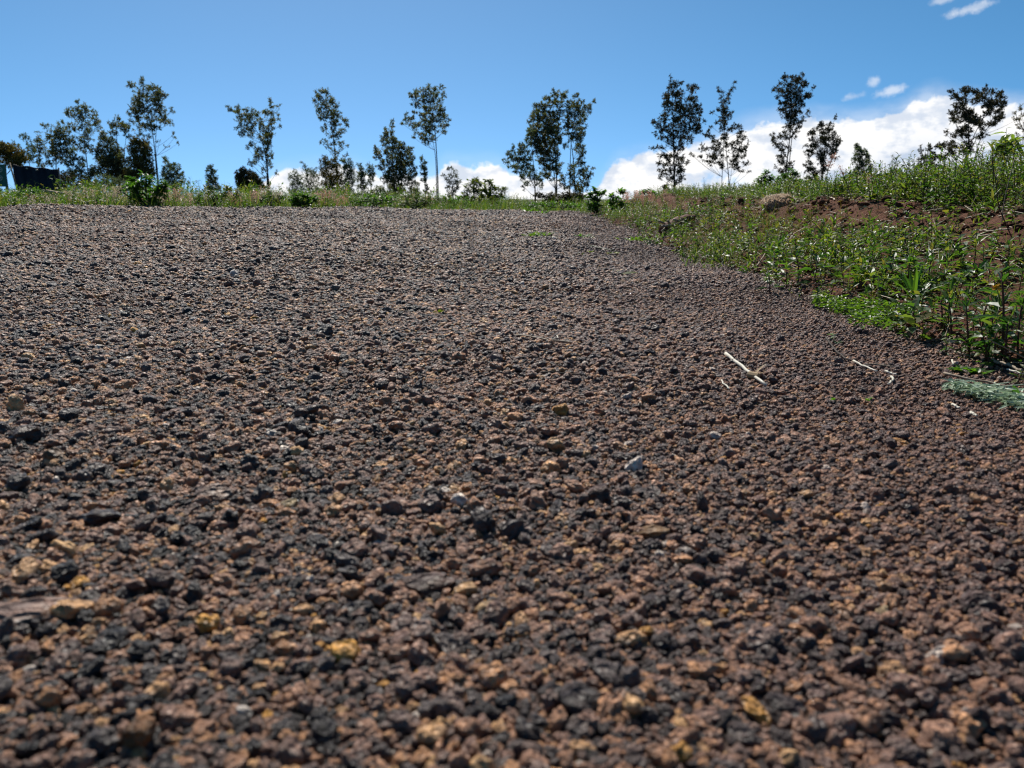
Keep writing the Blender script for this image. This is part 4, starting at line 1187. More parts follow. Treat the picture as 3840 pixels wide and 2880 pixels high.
def stick(pts_px, r, mat, name, label, cat, lift=.006, base_dist=None, group=None, wob=.0007):
    P = []
    for q in pts_px:
        if base_dist:
            P.append(at(q[0], q[1], base_dist))
        else:
            P.append(on_ground(q[0], q[1], lift + r))
    P = np.array(P)
    L = np.concatenate([[0], np.cumsum(np.linalg.norm(np.diff(P, axis=0), axis=1))])
    u = np.linspace(0, L[-1], 10)
    P = np.stack([np.interp(u, L, P[:, j]) for j in range(3)], 1)
    P[1:-1] += rng.normal(0, wob, (8, 3))
    mb = MB()
    tube(mb, P, r * np.linspace(1, .75, 10), 8)
    o = mb.obj(name, mat, smooth=True, origin=P[0])
    return tag(o, label, cat, group)


SG = 'straws and twigs lying on the gravel'
# the pale straw with its torn joint
pst = stick([(2722, 1326), (2872, 1444)], .0033, M['palestraw'], 'straw', 'thick pale straw lying diagonally on the gravel at the right', 'straw', group=SG, wob=.0005)
jm = MB()
jp = on_ground(2826, 1408, .0095)
tube(jm, [jp + np.array([-.006, .006, 0]), jp + np.array([.006, -.006, 0])], [.0062, .0056], 8)
add_leaves(jm, [jp, jp], [[.5, .2, .55], [.8, .5, .2]], [[0, 0, 1], [0, 0, 1]], [.03, .028], [.006, .005])
jm.obj('joint', M['straw'], pst, origin=np.array(pst.location))
stick([(2706, 1426), (2734, 1459)], .0016, M['palestraw'], 'straw', 'short thin straw left below the thick pale straw', 'straw', group=SG)
stick([(1935, 1256), (2000, 1264), (2080, 1278), (2178, 1289)], .0022, M['drystick'], 'twig', 'long thin brown twig lying level in the middle of the gravel', 'twig', group=SG)
stick([(2080, 1250), (2094, 1268)], .0014, M['palestraw'], 'straw', 'tiny pale straw just above the long thin brown twig', 'straw', group=SG)
stick([(2030, 1395), (2090, 1398), (2180, 1405)], .0018, M['bark'], 'twig', 'dark thin twig lying below the long thin brown twig', 'twig', group=SG)
stick([(1500, 1320), (1560, 1290)], .0013, M['drystick'], 'straw', 'short pale stalk near the centre left of the long brown twig', 'straw', group=SG)
stick([(3200, 1352), (3230, 1368), (3290, 1392)], .0018, M['palestraw'], 'twig', 'pale twig with a side fork at the right below the bank', 'twig', group=SG)
stick([(3240, 1368), (3290, 1366), (3352, 1376)], .0016, M['drystick'], 'twig', 'thin curved twig crossing the forked pale twig', 'twig', group=SG)
stick([(3320, 1392), (3362, 1405)], .0018, M['palestraw'], 'straw', 'short pale straw right of the forked twig', 'straw', group=SG)
stick([(3342, 1412), (3352, 1424), (3330, 1440)], .0020, M['palestraw'], 'straw', 'bent hook shaped pale straw at the right', 'straw', group=SG)
stick([(3540, 1399), (3620, 1418), (3720, 1436), (3790, 1452)], .0022, M['drystick'], 'twig', 'long brown twig above the grey green weed mat', 'twig', group=SG)
stick([(3570, 1516), (3600, 1530)], .0020, M['palestraw'], 'straw', 'white straw piece just below the grey green weed mat', 'straw', group=SG)
stick([(3640, 1546), (3662, 1560)], .0020, M['palestraw'], 'straw', 'small white straw piece nearest the right bottom of the weed mat', 'straw', group=SG)
stick([(3580, 1318), (3640, 1338)], .0016, M['drystick'], 'straw', 'thin pale stalk at the feet of the red stemmed weeds', 'straw', group=SG)
stick([(3570, 1350), (3577, 1366)], .0018, M['palestraw'], 'straw', 'tiny pale kinked straw above the two green sprouts', 'straw', group=SG)
stick([(3730, 1354), (3790, 1372), (3840, 1395)], .0030, M['drystick'], 'twig', 'dry brown stalk lying under the weeds at the right edge', 'twig', group=SG)
stick([(3776, 1385), (3840, 1402)], .0016, M['palestraw'], 'straw', 'thin pale straw in front of the stalk at the right edge', 'straw', group=SG)
stick([(3396, 1124), (3420, 1138), (3480, 1150)], .0028, M['palestraw'], 'straw', 'pale bent straw below the strap leaved grass clump', 'straw', group=SG)
stick([(262, 783), (283, 784)], .010, M['pale_wood'], 'wood_chip', 'short orange wood chip on the crest of the road at the left', 'wood chip')
stick([(27, 746), (50, 764), (75, 783)], .0045, M['palestraw'], 'dry_stalk', 'pale dry stalk leaning over the verge at the far left', 'stalk', base_dist=6.0)

# leafy twig lying on the gravel in front of the mat plant
tw = stick([(3098, 1264), (3130, 1310), (3165, 1340), (3192, 1352)], .0020, M['bark'], 'twig', 'dark leafy twig lying on the gravel below the bright mat plant', 'twig', group=SG)
lm = MB()
for q in ((3100, 1276), (3112, 1292), (3136, 1312)):
    p = on_ground(*q) + np.array([0, 0, .012])
    n = 4
    add_leaves(lm, np.repeat(p[None], n, 0), rdir(n, .1, .7), np.repeat([[0, 0, 1.]], n, 0), rng.uniform(.010, .018, n), rng.uniform(.005, .008, n))
lm.obj('foliage', M['weed'], tw, origin=np.array(tw.location))


# ------------------------------------------------------------------ grass and herbs beyond the road (stuff)
def htop(X):
    return np.interp(X, [0, 60, 230, 300, 700, 1000, 1400, 1900, 2180], [716, 722, 720, 704, 708, 714, 724, 738, 746])


def strip_points(n, smin, smax, pw=1.0):
    a = rng.uniform(-.80, .20, n * 3)
    y = rng.uniform(3.5, 24, n * 3)
    x = a * y
    s = -s_left(x, y)
    k = (s > smin) & (s < smax) & (d_right(x, y) < .3)
    k &= rng.random(n * 3) < np.clip(1.15 - (s - smin) / (smax - smin), .15, 1) ** pw * np.clip(6.5 / y, .1, 1)
    return x[k], y[k]


def strip_height(x, y, mul):
    X = (x / y * FPX + 512) * 3.75
    zt = CAMZ + (745 - htop(X)) * .26667 / FPX * y
    wav = .84 + .30 * (.5 + .5 * np.sin(X * .021 + 1.3 * np.sin(X * .009 + y))) ** 1.5 + .12 * np.sin(X * .083 + 2 * y)
    return np.clip(zt - gz(x, y), .07, .8) * mul * wav


gm, hm, pm, ppm, stm = MB(), MB(), MB(), MB(), MB()


def grass_at(mb, x, y, H, W=.006, lean=.35):
    n = len(x)
    P = np.stack([x, y, gz(x, y) - .01], 1)
    add_blades(mb, P, H, rng.normal(0, lean, (n, 2)) + np.array([.05, 0]), W * rng.uniform(.6, 1.3, n), seg=3)


def herb_at(mbl, mbs, x, y, H, L, k=14, up=.25, wr=.42, droop=.25):
    n = len(x)
    P = np.stack([x, y, gz(x, y)], 1)
    lean = rng.normal(0, .22, (n, 2))
    tip = P + np.concatenate([lean * H[:, None], H[:, None]], 1)
    sticks(mbs, P - np.array([0, 0, .01]), tip, .0012 + H * .005, .0006 + H * .001)
    kk = np.arange(k)
    t = (kk + .8) / k
    ang = rng.uniform(0, 6.28, n)[:, None] + kk[None] * 2.4
    base = P[:, None] + (tip - P)[:, None] * t[None, :, None]
    el = up + rng.normal(0, .35, (n, k)) + .4 * t[None]
    D = np.stack([np.cos(ang) * np.cos(el), np.sin(ang) * np.cos(el), np.sin(el)], -1)
    U = np.array([0, 0, 1.]) + rng.normal(0, .25, (n, k, 3))
    LL = (L[:, None] * (1.15 - .5 * t[None]) * rng.uniform(.7, 1.2, (n, k)))
    add_leaves(mbl, base.reshape(-1, 3), D.reshape(-1, 3), U.reshape(-1, 3), LL.ravel(), LL.ravel() * wr, droop=droop)


def plume_at(mbp, mbs, x, y, H, L=.09, k=42):
    n = len(x)
    P = np.stack([x, y, gz(x, y)], 1)
    lean = rng.normal(.08, .18, (n, 2))
    tip = P + np.concatenate([lean * H[:, None], H[:, None]], 1)
    sticks(mbs, P, tip, .0016, .0009)
    ax = unit(tip - P)
    t = rng.random((n, k))
    sp = np.sin(np.clip(t, .03, 1) * 3.0) * .2 + .03
    c = tip[:, None] - ax[:, None] * ((1 - t) * L)[..., None] + rng.normal(0, 1, (n, k, 3)) * (sp * L * .75)[..., None]
    D = unit(ax[:, None] * .8 + rng.normal(0, .5, (n, k, 3)))
    V, F = diamonds(c.reshape(-1, 3), D.reshape(-1, 3), rdir(n * k), L * rng.uniform(.10, .2, n * k), L * .085)
    mbp.add(V, F)


x, y = strip_points(26000, -.06, 2.2)
grass_at(gm, x, y, strip_height(x, y, rng.uniform(.5, 1.35, len(x))), .0045 + .0004 * y)
x, y = strip_points(16000, 1.2, 9)
grass_at(gm, x, y, strip_height(x, y, rng.uniform(.7, 1.45, len(x))), .005 + .0005 * y)
x, y = strip_points(5200, -.03, 3.2)
h = strip_height(x, y, rng.uniform(.4, 1.1, len(x)))
herb_at(hm, stm, x, y, h, .022 + .10 * h * rng.uniform(.6, 1.2, len(x)), 13)
x, y = strip_points(4200, 2.0, 14)
h = strip_height(x, y, rng.uniform(.6, 1.15, len(x)))
herb_at(hm, stm, x, y, h, .03 + .12 * h, 13)
# pink and pale seed heads in their patches (photo columns)
for (Xc, w, n, pale) in ((345, 70, 26, 1), (460, 60, 26, 1), (690, 70, 26, 0), (760, 40, 20, 1), (900, 45, 18, 0), (985, 45, 18, 0), (1225, 45, 36, 0), (1290, 30, 22, 0), (150, 60, 8, 1), (560, 40, 12, 1),
                         (1060, 30, 10, 1), (230, 90, 14, 1), (620, 40, 14, 1), (1500, 200, 26, 1), (1000, 400, 40, 1)):
    Xs = rng.normal(Xc, w * .55, n)
    ys = np.array([next((t for t in np.arange(4, 18, .05) if s_left((X / 3.75 - 512) / FPX * t, t) < -.12), 15) for X in Xs]) + rng.uniform(0, 1.2, n)
    xs = (Xs / 3.75 - 512) / FPX * ys
    plume_at(ppm if pale else pm, stm, xs, ys, strip_height(xs, ys, rng.uniform(.55, .98, n)), .075)


# ------------------------------------------------------------------ bank vegetation (stuff)
def cover(x, y):
    d = d_right(x, y)
    pn = .5 + .28 * np.sin(x * 3.1 + 1.3 * np.sin(y * 1.7)) + .28 * np.sin(y * 2.3 + 1.1 + np.sin(x * 2.2))
    c = .10 + .62 * sm(.02, .22, d) * (.35 + .65 * sm(.3, .65, pn))
    c = c * (1 - .62 * sm(.45, .62, d) * (1 - sm(.88, 1.04, d)) * (1 - .75 * sm(3.4, 5.6, y)) * (1 - .55 * sm(.5, .9, pn)))
    c = np.where(d > .98, .95, c)
    # open soil near the front corner
    c = c * (1 - .75 * sm(.12, .3, d) * (1 - sm(.42, .55, d)) * (1 - sm(1.7, 2.1, y)))
    return np.clip(c, 0, 1)


def bank_points(n, ymin, ymax, dmin=-.02, dmax=4.5, pw=1.0):
    y = ymin + (ymax - ymin) * rng.random(n * 4) ** 1.0
    d = dmin + (dmax - dmin) * rng.random(n * 4) ** 1.5
    x = x_right(y) + d
    k = (x < y * .86 + .25) & (y < 13.5)
    x, y = x[k][:n], y[k][:n]
    k = rng.random(len(x)) < cover(x, y) ** pw
    return x[k], y[k]


bh, bg_, bst, bstraw = MB(), MB(), MB(), MB()
for (n_, Lm, wr_, kk_, up_) in ((1500, 1.0, .46, 13, .15), (620, 1.6, .22, 11, .5), (420, 1.25, .62, 8, .1)):
    x, y = bank_points(n_, .9, 4.2, dmax=3.2)
    d = d_right(x, y)
    h = rng.uniform(.03, .11, len(x)) * (1 + .35 * sm(.9, 1.2, d))
    herb_at(bh, bst, x, y, h, rng.uniform(.014, .036, len(x)) * Lm, kk_, up=up_, wr=wr_)
# bushy tall weeds on the crest at the right
x, y = bank_points(420, 2.4, 5.4, dmin=.98, dmax=2.6)
h = rng.uniform(.12, .27, len(x)) * (1 - .5 * sm(3.6, 5.4, y))
herb_at(bh, bst, x, y, h, rng.uniform(.022, .042, len(x)), 24, up=.3, wr=.34)
# dry upright blades
x, y = bank_points(700, 1.2, 8, dmin=.05, dmax=2.2, pw=.4)
grass_at(bstraw, x, y, rng.uniform(.04, .14, len(x)), .003, .7)
x, y = bank_points(3600, 4.0, 13, dmax=4.5)
d = d_right(x, y)
h = rng.uniform(.05, .14, len(x))
herb_at(bh, bst, x, y, h, rng.uniform(.02, .04, len(x)), 14, up=.2, wr=.46)
# taller herbs along the crest
x, y = bank_points(900, 1.6, 6.5, dmin=1.0, dmax=3.4)
h = rng.uniform(.09, .19, len(x))
herb_at(bh, bst, x, y, h, rng.uniform(.016, .032, len(x)), 20, up=.25, wr=.4)
# low plants hugging the road edge
x, y = bank_points(1500, 1.0, 12, dmin=-.03, dmax=.35)
herb_at(bh, bst, x, y, rng.uniform(.015, .05, len(x)), rng.uniform(.010, .022, len(x)), 10, up=.1, wr=.5)
# grass tufts
x, y = bank_points(1000, 1.2, 12, dmin=.1, dmax=4, pw=.5)
k = 16
xx = (x[:, None] + rng.normal(0, .018, (len(x), k))).ravel()
yy = (y[:, None] + rng.normal(0, .018, (len(x), k))).ravel()
grass_at(bg_, xx, yy, rng.uniform(.04, .14, len(xx)), .0042, .6)
# bright grass patch half way along the bank
px_ = rng.uniform(2560, 2780, 420)
py_ = rng.uniform(890, 1010, 420)
Pg = np.array([on_ground(a, b) for a, b in zip(px_, py_)])
grass_at(bg_, Pg[:, 0], Pg[:, 1], rng.uniform(.03, .11, 420), .0045, .6)
# thin olive grass over the slope below the pale heap
og = MB()
px_ = rng.normal(2860, 150, 1000)
py_ = rng.normal(850, 55, 1000)
k = (py_ > 770) & (py_ < 980) & (px_ > 2500) & (px_ < 3250)
Pg = np.array([on_ground(a, b) for a, b in zip(px_[k], py_[k])])
grass_at(og, Pg[:, 0], Pg[:, 1], rng.uniform(.03, .11, len(Pg)), .0028, .65)
tag(og.obj('olive_grass', M['olive_grass']), 'thin olive brown grass on the slope below the pale heap', 'grass', kind='stuff')
# dry litter
y = rng.uniform(1.1, 8, 2200)
x = x_right(y) + rng.uniform(.0, 1.4, 2200)
z = gz(x, y) + rng.uniform(.003, .025, 2200)
a = rng.uniform(0, 6.28, 2200)
e = rng.normal(.05, .22, 2200)
L = rng.uniform(.02, .10, 2200)
P0 = np.stack([x, y, z], 1)
P1 = P0 + np.stack([np.cos(a) * np.cos(e), np.sin(a) * np.cos(e), np.abs(np.sin(e))], 1) * L[:, None]
sticks(bstraw, P0, P1, .0011, .0008, sides=4)
n = 1500
y = rng.uniform(1.1, 6, n)
x = x_right(y) + rng.uniform(.02, 1.2, n)
add_leaves(bstraw, np.stack([x, y, gz(x, y) + .006], 1), rdir(n, -.1, .3), rdir(n, .3, 1), rng.uniform(.012, .032, n), rng.uniform(.005, .011, n), droop=.4)
# pink grass on the far end of the bank
Xs = np.concatenate([rng.normal(2380, 16, 16), rng.normal(2423, 10, 12), rng.normal(2338, 9, 7), rng.normal(2470, 15, 6)])
ys = rng.uniform(8.6, 9.6, len(Xs))
xs = (Xs / 3.75 - 512) / FPX * ys
zt = CAMZ + (745 - rng.uniform(714, 738, len(Xs))) * .26667 / FPX * ys
plume_at(pm, stm, xs, ys, np.clip(zt - gz(xs, ys), .05, .6), .075)

tag(gm.obj('verge_grass', M['grass']), 'green grass blades along the far verge of the road', 'grass', kind='stuff')
tag(hm.obj('verge_herbs', M['herb']), 'leafy green weeds mixed into the far verge', 'weeds', kind='stuff')
tag(pm.obj('pink_seed_grass', M['plume']), 'pink seed heads of grass standing along the verge', 'grass', kind='stuff')
tag(ppm.obj('pale_seed_grass', M['pale_plume']), 'pale seed heads of grass standing along the left verge', 'grass', kind='stuff')
tag(stm.obj('verge_stems', M['stem']), 'thin green stems of the verge weeds', 'weeds', kind='stuff')
tag(bh.obj('bank_herbs', M['herb']), 'low leafy weeds covering the earth bank', 'weeds', kind='stuff')
tag(bst.obj('bank_stems', M['red_stem']), 'thin stems of the low weeds on the bank', 'weeds', kind='stuff')
tag(bg_.obj('bank_grass', M['grass']), 'grass tufts growing among the weeds on the bank', 'grass', kind='stuff')
tag(bstraw.obj('dry_litter', M['straw']), 'dry straw bits and dead leaves scattered on the bank soil', 'litter', kind='stuff')


# clods of soil on the bank
def clods():
    mb = MB()
    bm = bmesh.new()
    bmesh.ops.create_icosphere(bm, subdivisions=2, radius=.5)
    V0 = np.array([v.co[:] for v in bm.verts])
    F0 = np.array([[v.index for v in f.verts] for f in bm.faces])
    bm.free()
    for i in range(2600):
        y = rng.uniform(1.2, 7.5)
        d = rng.uniform(.02, 1.02) if rng.random() < .75 else rng.uniform(.45, .95)
        x = float(x_right(y) + d)
        s = math.exp(rng.normal(math.log(.013), .55))
        s = min(s, .06)
        v = V0 * (1 + .25 * rng.normal(0, 1, (len(V0), 1)) * .6) * s * np.array([rng.uniform(.9, 1.4), rng.uniform(.8, 1.2), rng.uniform(.6, .9)])
        mb.add(v + np.array([x, y, float(gz(x, y)) + s * .15]), F0)
    tag(mb.obj('soil_clods', M['soil']), 'reddish soil crumbs and clods on the face of the bank', 'soil', kind='stuff')


clods()


# ------------------------------------------------------------------ single plants one can point at
def stalk(base, top, mid, kind, label, cat, name, r=.0022, group=None, plume=.06, mat_stem='stem', k=70):
    b = on_ground(*base)
    b[2] -= .01
    pts = [b]
    for q in (mid or []):
        pts.append(at(q[0], q[1], b[1]))
    pts.append(at(top[0], top[1], b[1] + .02))
    P = np.array(pts)
    L = np.concatenate([[0], np.cumsum(np.linalg.norm(np.diff(P, axis=0), axis=1))])
    u = np.linspace(0, L[-1], 12)
    P = np.stack([np.interp(u, L, P[:, j]) for j in range(3)], 1)
    P[2:-2] = (P[1:-3] + 2 * P[2:-2] + P[3:-1]) / 4
    root = thing(name, b, label, cat, group)
    sm_ = MB()
    tube(sm_, P, r * np.linspace(1, .45, 12), 6)
    sm_.obj('stem', M[mat_stem], root, smooth=True, origin=b)
    if kind in ('pink', 'pale'):
        hm_ = MB()
        tip = P[-1]
        ax = unit(P[-1] - P[-3])
        t = rng.random(k)
        sp = np.sin(np.clip(t, .03, 1) * 3.0) * .22 + .03
        c = tip[None] + ax[None] * ((t - .75) * plume)[:, None] + rng.normal(0, 1, (k, 3)) * (sp * plume)[:, None] * .8
        V, F = diamonds(c, unit(ax[None] * .7 + rng.normal(0, .6, (k, 3))), rdir(k), plume * rng.uniform(.09, .17, k), plume * .06)
        hm_.add(V, F)
        tw_ = np.repeat(tip[None] - ax[None] * plume * .7, k // 3, 0)
        sticks(hm_, tw_, c[:k // 3], .0004, .0003)
        hm_.obj('seed_head', M['plume' if kind == 'pink' else 'pale_plume'], root, origin=b)
    elif kind in ('leaf', 'seeds'):
        lm_ = MB()
        n = 26 if kind == 'leaf' else 16
        t = rng.uniform(.35, 1, n)
        c = np.stack([np.interp(t, np.linspace(0, 1, 12), P[:, j]) for j in range(3)], 1)
        if kind == 'leaf':
            add_leaves(lm_, c, rdir(n, -.2, .8), np.repeat([[0, 0, 1.]], n, 0), rng.uniform(.012, .03, n), rng.uniform(.004, .008, n))
            lm_.obj('foliage', M['weed'], root, origin=b)
        else:
            e = c + rdir(n, .0, .9) * rng.uniform(.01, .03, (n, 1))
            tube(lm_, P, r * np.linspace(1, .45, 12) * .8, 3)
            s0 = lm_.n
            sticks(lm_, c, e, .0006, .0005)
            l0 = lm_.n
            i_ = np.arange(n)
            near_ = np.array([int(np.argmin(np.linalg.norm(P - q, axis=1))) * 3 for q in c])
            lm_.f.append((np.stack([near_, s0 + 6 * i_, s0 + 6 * i_ + 1], 1), 0))
            lm_.f.append((np.stack([s0 + 6 * i_ + 3, s0 + 6 * i_ + 4, l0 + 8 * i_], 1), 0))
            add_leaves(lm_, e, rdir(n, .2, 1), rdir(n), rng.uniform(.006, .011, n), rng.uniform(.004, .006, n))
            lm_.obj('seed_pods', M['crown_dark'], root, origin=b)
    return root


PG = 'feathery grass stalks standing on the bank'
stalk((3112, 760), (3122, 592), [(3105, 720), (3098, 655)], 'pink', 'fluffy pale pink grass plume right in front of the two topped tree', 'grass stalk', 'grass_stalk', group=PG, plume=.075, k=110)
stalk((3197, 755), (3152, 632), [(3180, 700)], 'pink', 'thin dark red stalk leaning left beside the fluffy pink plume', 'grass stalk', 'grass_stalk', group=PG, plume=.05, mat_stem='red_stem')
stalk((3266, 760), (3256, 668), None, 'pink', 'short stalk with small pinkish head left of the dark cone tree', 'grass stalk', 'grass_stalk', group=PG, plume=.04, mat_stem='red_stem')
stalk((3582, 655), (3562, 498), [(3575, 580)], 'pink', 'narrow pink stalk in front of the wide crowned tree, the leftmost of its pair', 'grass stalk', 'grass_stalk', group=PG, plume=.075)
stalk((3611, 655), (3587, 494), [(3600, 560)], 'pink', 'narrow pink stalk in front of the trunk of the wide crowned tree', 'grass stalk', 'grass_stalk', group=PG, plume=.075)
stalk((3634, 672), (3661, 520), [(3644, 590)], 'pink', 'pink stalk leaning right past the wide crowned tree trunk', 'grass stalk', 'grass_stalk', group=PG, plume=.08)
stalk((3662, 660), (3684, 534), [(3672, 600)], 'pink', 'shorter pink headed stalk right of the stalk leaning right', 'grass stalk', 'grass_stalk', group=PG, plume=.05)
stalk((3500, 690), (3545, 615), [(3520, 655)], 'pink', 'broad drooping brownish pink plume below the wide crowned tree', 'grass stalk', 'grass_stalk', group=PG, plume=.10, k=150)
stalk((3410, 690), (3400, 640), None, 'pale', 'pale fluffy tuft on the skyline left of the white cloud edge', 'grass stalk', 'grass_stalk', group=PG, plume=.08, k=130)
stalk((3738, 720), (3734, 650), None, 'pink', 'small reddish plume among the weeds right of the wide crowned tree', 'grass stalk', 'grass_stalk', group=PG, plume=.05)
stalk((3800, 650), (3822, 510), [(3812, 580)], 'pink', 'reddish plume near the right edge above the drooping leaved plant', 'grass stalk', 'grass_stalk', group=PG, plume=.08)
stalk((3359, 800), (3361, 656), None, 'none', 'straight bare green stem on the bank below the faint sapling', 'grass stalk', 'grass_stalk', r=.0018)
stalk((3296, 785), (3290, 712), None, 'none', 'short bare stem on the bank left of the straight green stem', 'grass stalk', 'grass_stalk', r=.0016)
stalk((3757, 850), (3806, 590), [(3762, 770), (3780, 690)], 'none', 'tall pale dry stem curving up to the right over the bank', 'dry reed', 'dry_reed', r=.0019, mat_stem='drystick')
stalk((3812, 915), (3717, 590), [(3764, 821), (3741, 768), (3737, 688)], 'seeds', 'tall dark red bent stem crossing the tall pale dry stem', 'weed', 'thin_weed', r=.0019, mat_stem='red_stem')
stalk((3704, 850), (3677, 695), [(3688, 798)], 'none', 'thin green stem left of the tall dark red bent stem', 'weed', 'thin_weed', r=.0014)
stalk((3732, 600), (3727, 522), None, 'seeds', 'dark stem with bead like seeds on the skyline at the right', 'weed', 'thin_weed', r=.0014, mat_stem='red_stem')
stalk((2812, 715), (2805, 640), None, 'seeds', 'thin seed stem on the skyline between the see-through and flat topped trees', 'weed', 'thin_weed', r=.0025, mat_stem='red_stem')
stalk((2640, 725), (2640, 672), None, 'seeds', 'faint seed stem on the skyline between the full crowned and see-through trees', 'weed', 'thin_weed', r=.0025)
stalk((2700, 718), (2696, 684), None, 'seeds', 'short bushy seed stem on the skyline just left of the see-through tree trunk', 'weed', 'thin_weed', r=.0025, mat_stem='red_stem')
stalk((2548, 730), (2548, 698), None, 'none', 'small dark peg right of the full crowned tree trunk', 'peg', 'wooden_peg', r=.007, mat_stem='bark')
stalk((755, 745), (715, 662), [(738, 705)], 'leaf', 'thin leafy sprig left of the small narrow cone tree', 'sprig', 'thin_weed', r=.004)
stalk((748, 742), (745, 680), None, 'leaf', 'short upright sprig beside the small narrow cone tree', 'sprig', 'thin_weed', r=.004)
stalk((1052, 745), (1040, 682), None, 'seeds', 'thin seed sprig against white cloud right of the leaning tree', 'sprig', 'thin_weed', r=.0035)
stalk((36, 745), (62, 660), [(55, 690)], 'pale', 'bowed grey grass head in front of the black sheeting corner', 'grass stalk', 'grass_stalk', r=.003, plume=.10)


def weed(base, top, L, pairs, label, mat_stem='red_stem', r=.0025, lo=.35, name='weed', cat='weed', flower=None, wr=.36, group='red stemmed weeds along the foot of the bank', leafm='weed', tree_up=.35):
    b = on_ground(*base)
    b[2] -= .008
    t_ = at(top[0], top[1], b[1])
    root = thing(name, b, label, cat, group)
    mid = (b + t_) / 2 + rng.normal(0, .006, 3)
    P = bez(b, mid, t_, 9)
    sm_ = MB()
    tube(sm_, P, r * np.linspace(1, .5, 9), 7)
    lm_ = MB()
    ts = np.linspace(lo, 1, pairs)
    for i, t in enumerate(ts):
        c = np.array([np.interp(t, np.linspace(0, 1, 9), P[:, j]) for j in range(3)])
        a0 = i * 1.57 + rng.uniform(-.4, .4)
        for s in (0, math.pi):
            a = a0 + s
            el = tree_up + .5 * (t - .6) + rng.normal(0, .2)
            d = np.array([math.cos(a) * math.cos(el), math.sin(a) * math.cos(el), math.sin(el)])
            ll = L * (1.1 - .45 * max(0, t - .55) / .45) * rng.uniform(.75, 1.15)
            st = c + d * ll * .18
            sticks(sm_, [c], [st], .0009, .0007)
            add_leaves(lm_, [st], [d], [[rng.normal(0, .25), rng.normal(0, .25), 1]], [ll], [ll * wr], droop=rng.uniform(.2, .5))
    n = 4
    add_leaves(lm_, np.repeat(P[-1][None], n, 0), rdir(n, .5, .95), rdir(n, 0, 1), L * .5 * np.ones(n), L * .17 * np.ones(n))
    sm_.obj('stem', M[mat_stem], root, smooth=True, origin=b)
    lm_.obj('foliage', M[leafm], root, origin=b)
    if flower:
        fm = MB()
        c = at(flower[0], flower[1], b[1] - .02)
        n = 26
        V, F = diamonds(c + rdir(n) * .003, rdir(n, -.1, 1), rdir(n), .008, .004)
        fm.add(V, F)
        fm.obj('flower', M['yellow'], root, origin=b)
        sticks_m = MB()
        sticks(sticks_m, [P[5]], [c], .0009, .0007)
        sticks_m.obj('flower_stalk', M['stem'], root, origin=b)
    return root


M['yellow'] = plain_mat('yellow_petal', (.7, .35, .01), (.8, .5, .03), 60, .5, 0)
weed((3638, 1338), (3624, 1150), .034, 5, 'tall weed with leaf tuft on a dark bare stem at the gravel edge')
weed((3520, 1250), (3528, 1125), .030, 4, 'red stemmed weed directly right of the leafless dark stem')
weed((3756, 1345), (3756, 1022), .045, 7, 'tallest leafy weed with a yellow flower near the right edge', flower=(3736, 1080), lo=.25, r=.003)
weed((3822, 1346), (3833, 1140), .038, 5, 'leafy weed touching the right picture edge beside the flowering weed', lo=.3)
weed((3690, 1305), (3702, 1140), .034, 5, 'leafy weed just left of the tall flowering weed', lo=.3)
weed((3565, 1272), (3559, 1135), .028, 4, 'thin red weed between two taller weeds at the gravel edge', lo=.5)
weed((3776, 1366), (3779, 1215), .034, 5, 'low leafy weed in front of the tall flowering weed', lo=.2)
weed((3700, 1352), (3712, 1235), .030, 5, 'short bushy weed with small leaves at the foot of the flowering weed', lo=.1)
weed((3740, 1362), (3735, 1250), .030, 5, 'dark low weed between the short bushy weed and the low leafy weed', lo=.1)
weed((3412, 1075), (3412, 985), .06, 4, 'broad leaved pale green weed above the strap leaved clump', wr=.42, lo=.3, group='broad leaved weeds on the bank')
weed((3345, 1068), (3350, 985), .05, 4, 'broad leaved weed left of the strap leaved clump', wr=.42, lo=.3, group='broad leaved weeds on the bank')
weed((3480, 1062), (3490, 980), .055, 4, 'broad leaved weed right of the strap leaved clump', wr=.42, lo=.3, group='broad leaved weeds on the bank')
weed((3575, 1012), (3580, 935), .055, 4, 'weed with an upright spear shaped leaf on the bare soil', wr=.34, lo=.3, tree_up=.75, group='broad leaved weeds on the bank')
weed((3595, 1120), (3600, 1040), .045, 4, 'dark leaved weed on the bank left of the flowering weed', lo=.2, group='broad leaved weeds on the bank')
weed((3660, 1100), (3665, 1015), .045, 5, 'bushy weed on the soil behind the tall leafy weeds', lo=.2, group='broad leaved weeds on the bank')
weed((2992, 1062), (2985, 960), .05, 5, 'dark glossy leaved weed clump at the middle of the bank', lo=.1, wr=.42, group='broad leaved weeds on the bank')
weed((3060, 1060), (3070, 968), .05, 5, 'glossy leaved weed beside the dark clump at the middle of the bank', lo=.1, wr=.42, group='broad leaved weeds on the bank')
weed((2915, 1040), (2905, 950), .045, 5, 'leafy green weed left of the dark glossy clump', lo=.1, wr=.42, group='broad leaved weeds on the bank')
weed((2885, 1100), (2882, 1035), .03, 4, 'small dark weed with a thin stalk at the gravel edge of the bank', lo=.3)

# leafless dark stem
stalk((3419, 1266), (3424, 1168), None, 'none', 'leafless dark stem standing at the gravel edge', 'weed', 'thin_weed', r=.0026, mat_stem='red_stem')


def sprout(X, Y, L, n, label, name='sprout', cat='seedling', mat='bush', group='tiny green plants on the gravel', lo=.05, hi=.7, wr=.5, spread=None):
    p = on_ground(X, Y)
    p[2] += .004
    mb = MB()
    c = np.repeat(p[None], n, 0) + rng.normal(0, spread or L * .35, (n, 3)) * np.array([1, 1, .1])
    add_leaves(mb, c, rdir(n, lo, hi), np.repeat([[0, 0, 1.]], n, 0), L * rng.uniform(.6, 1.1, n), L * wr * np.ones(n))
    return tag(mb.obj(name, M[mat], origin=p), label, cat, group)


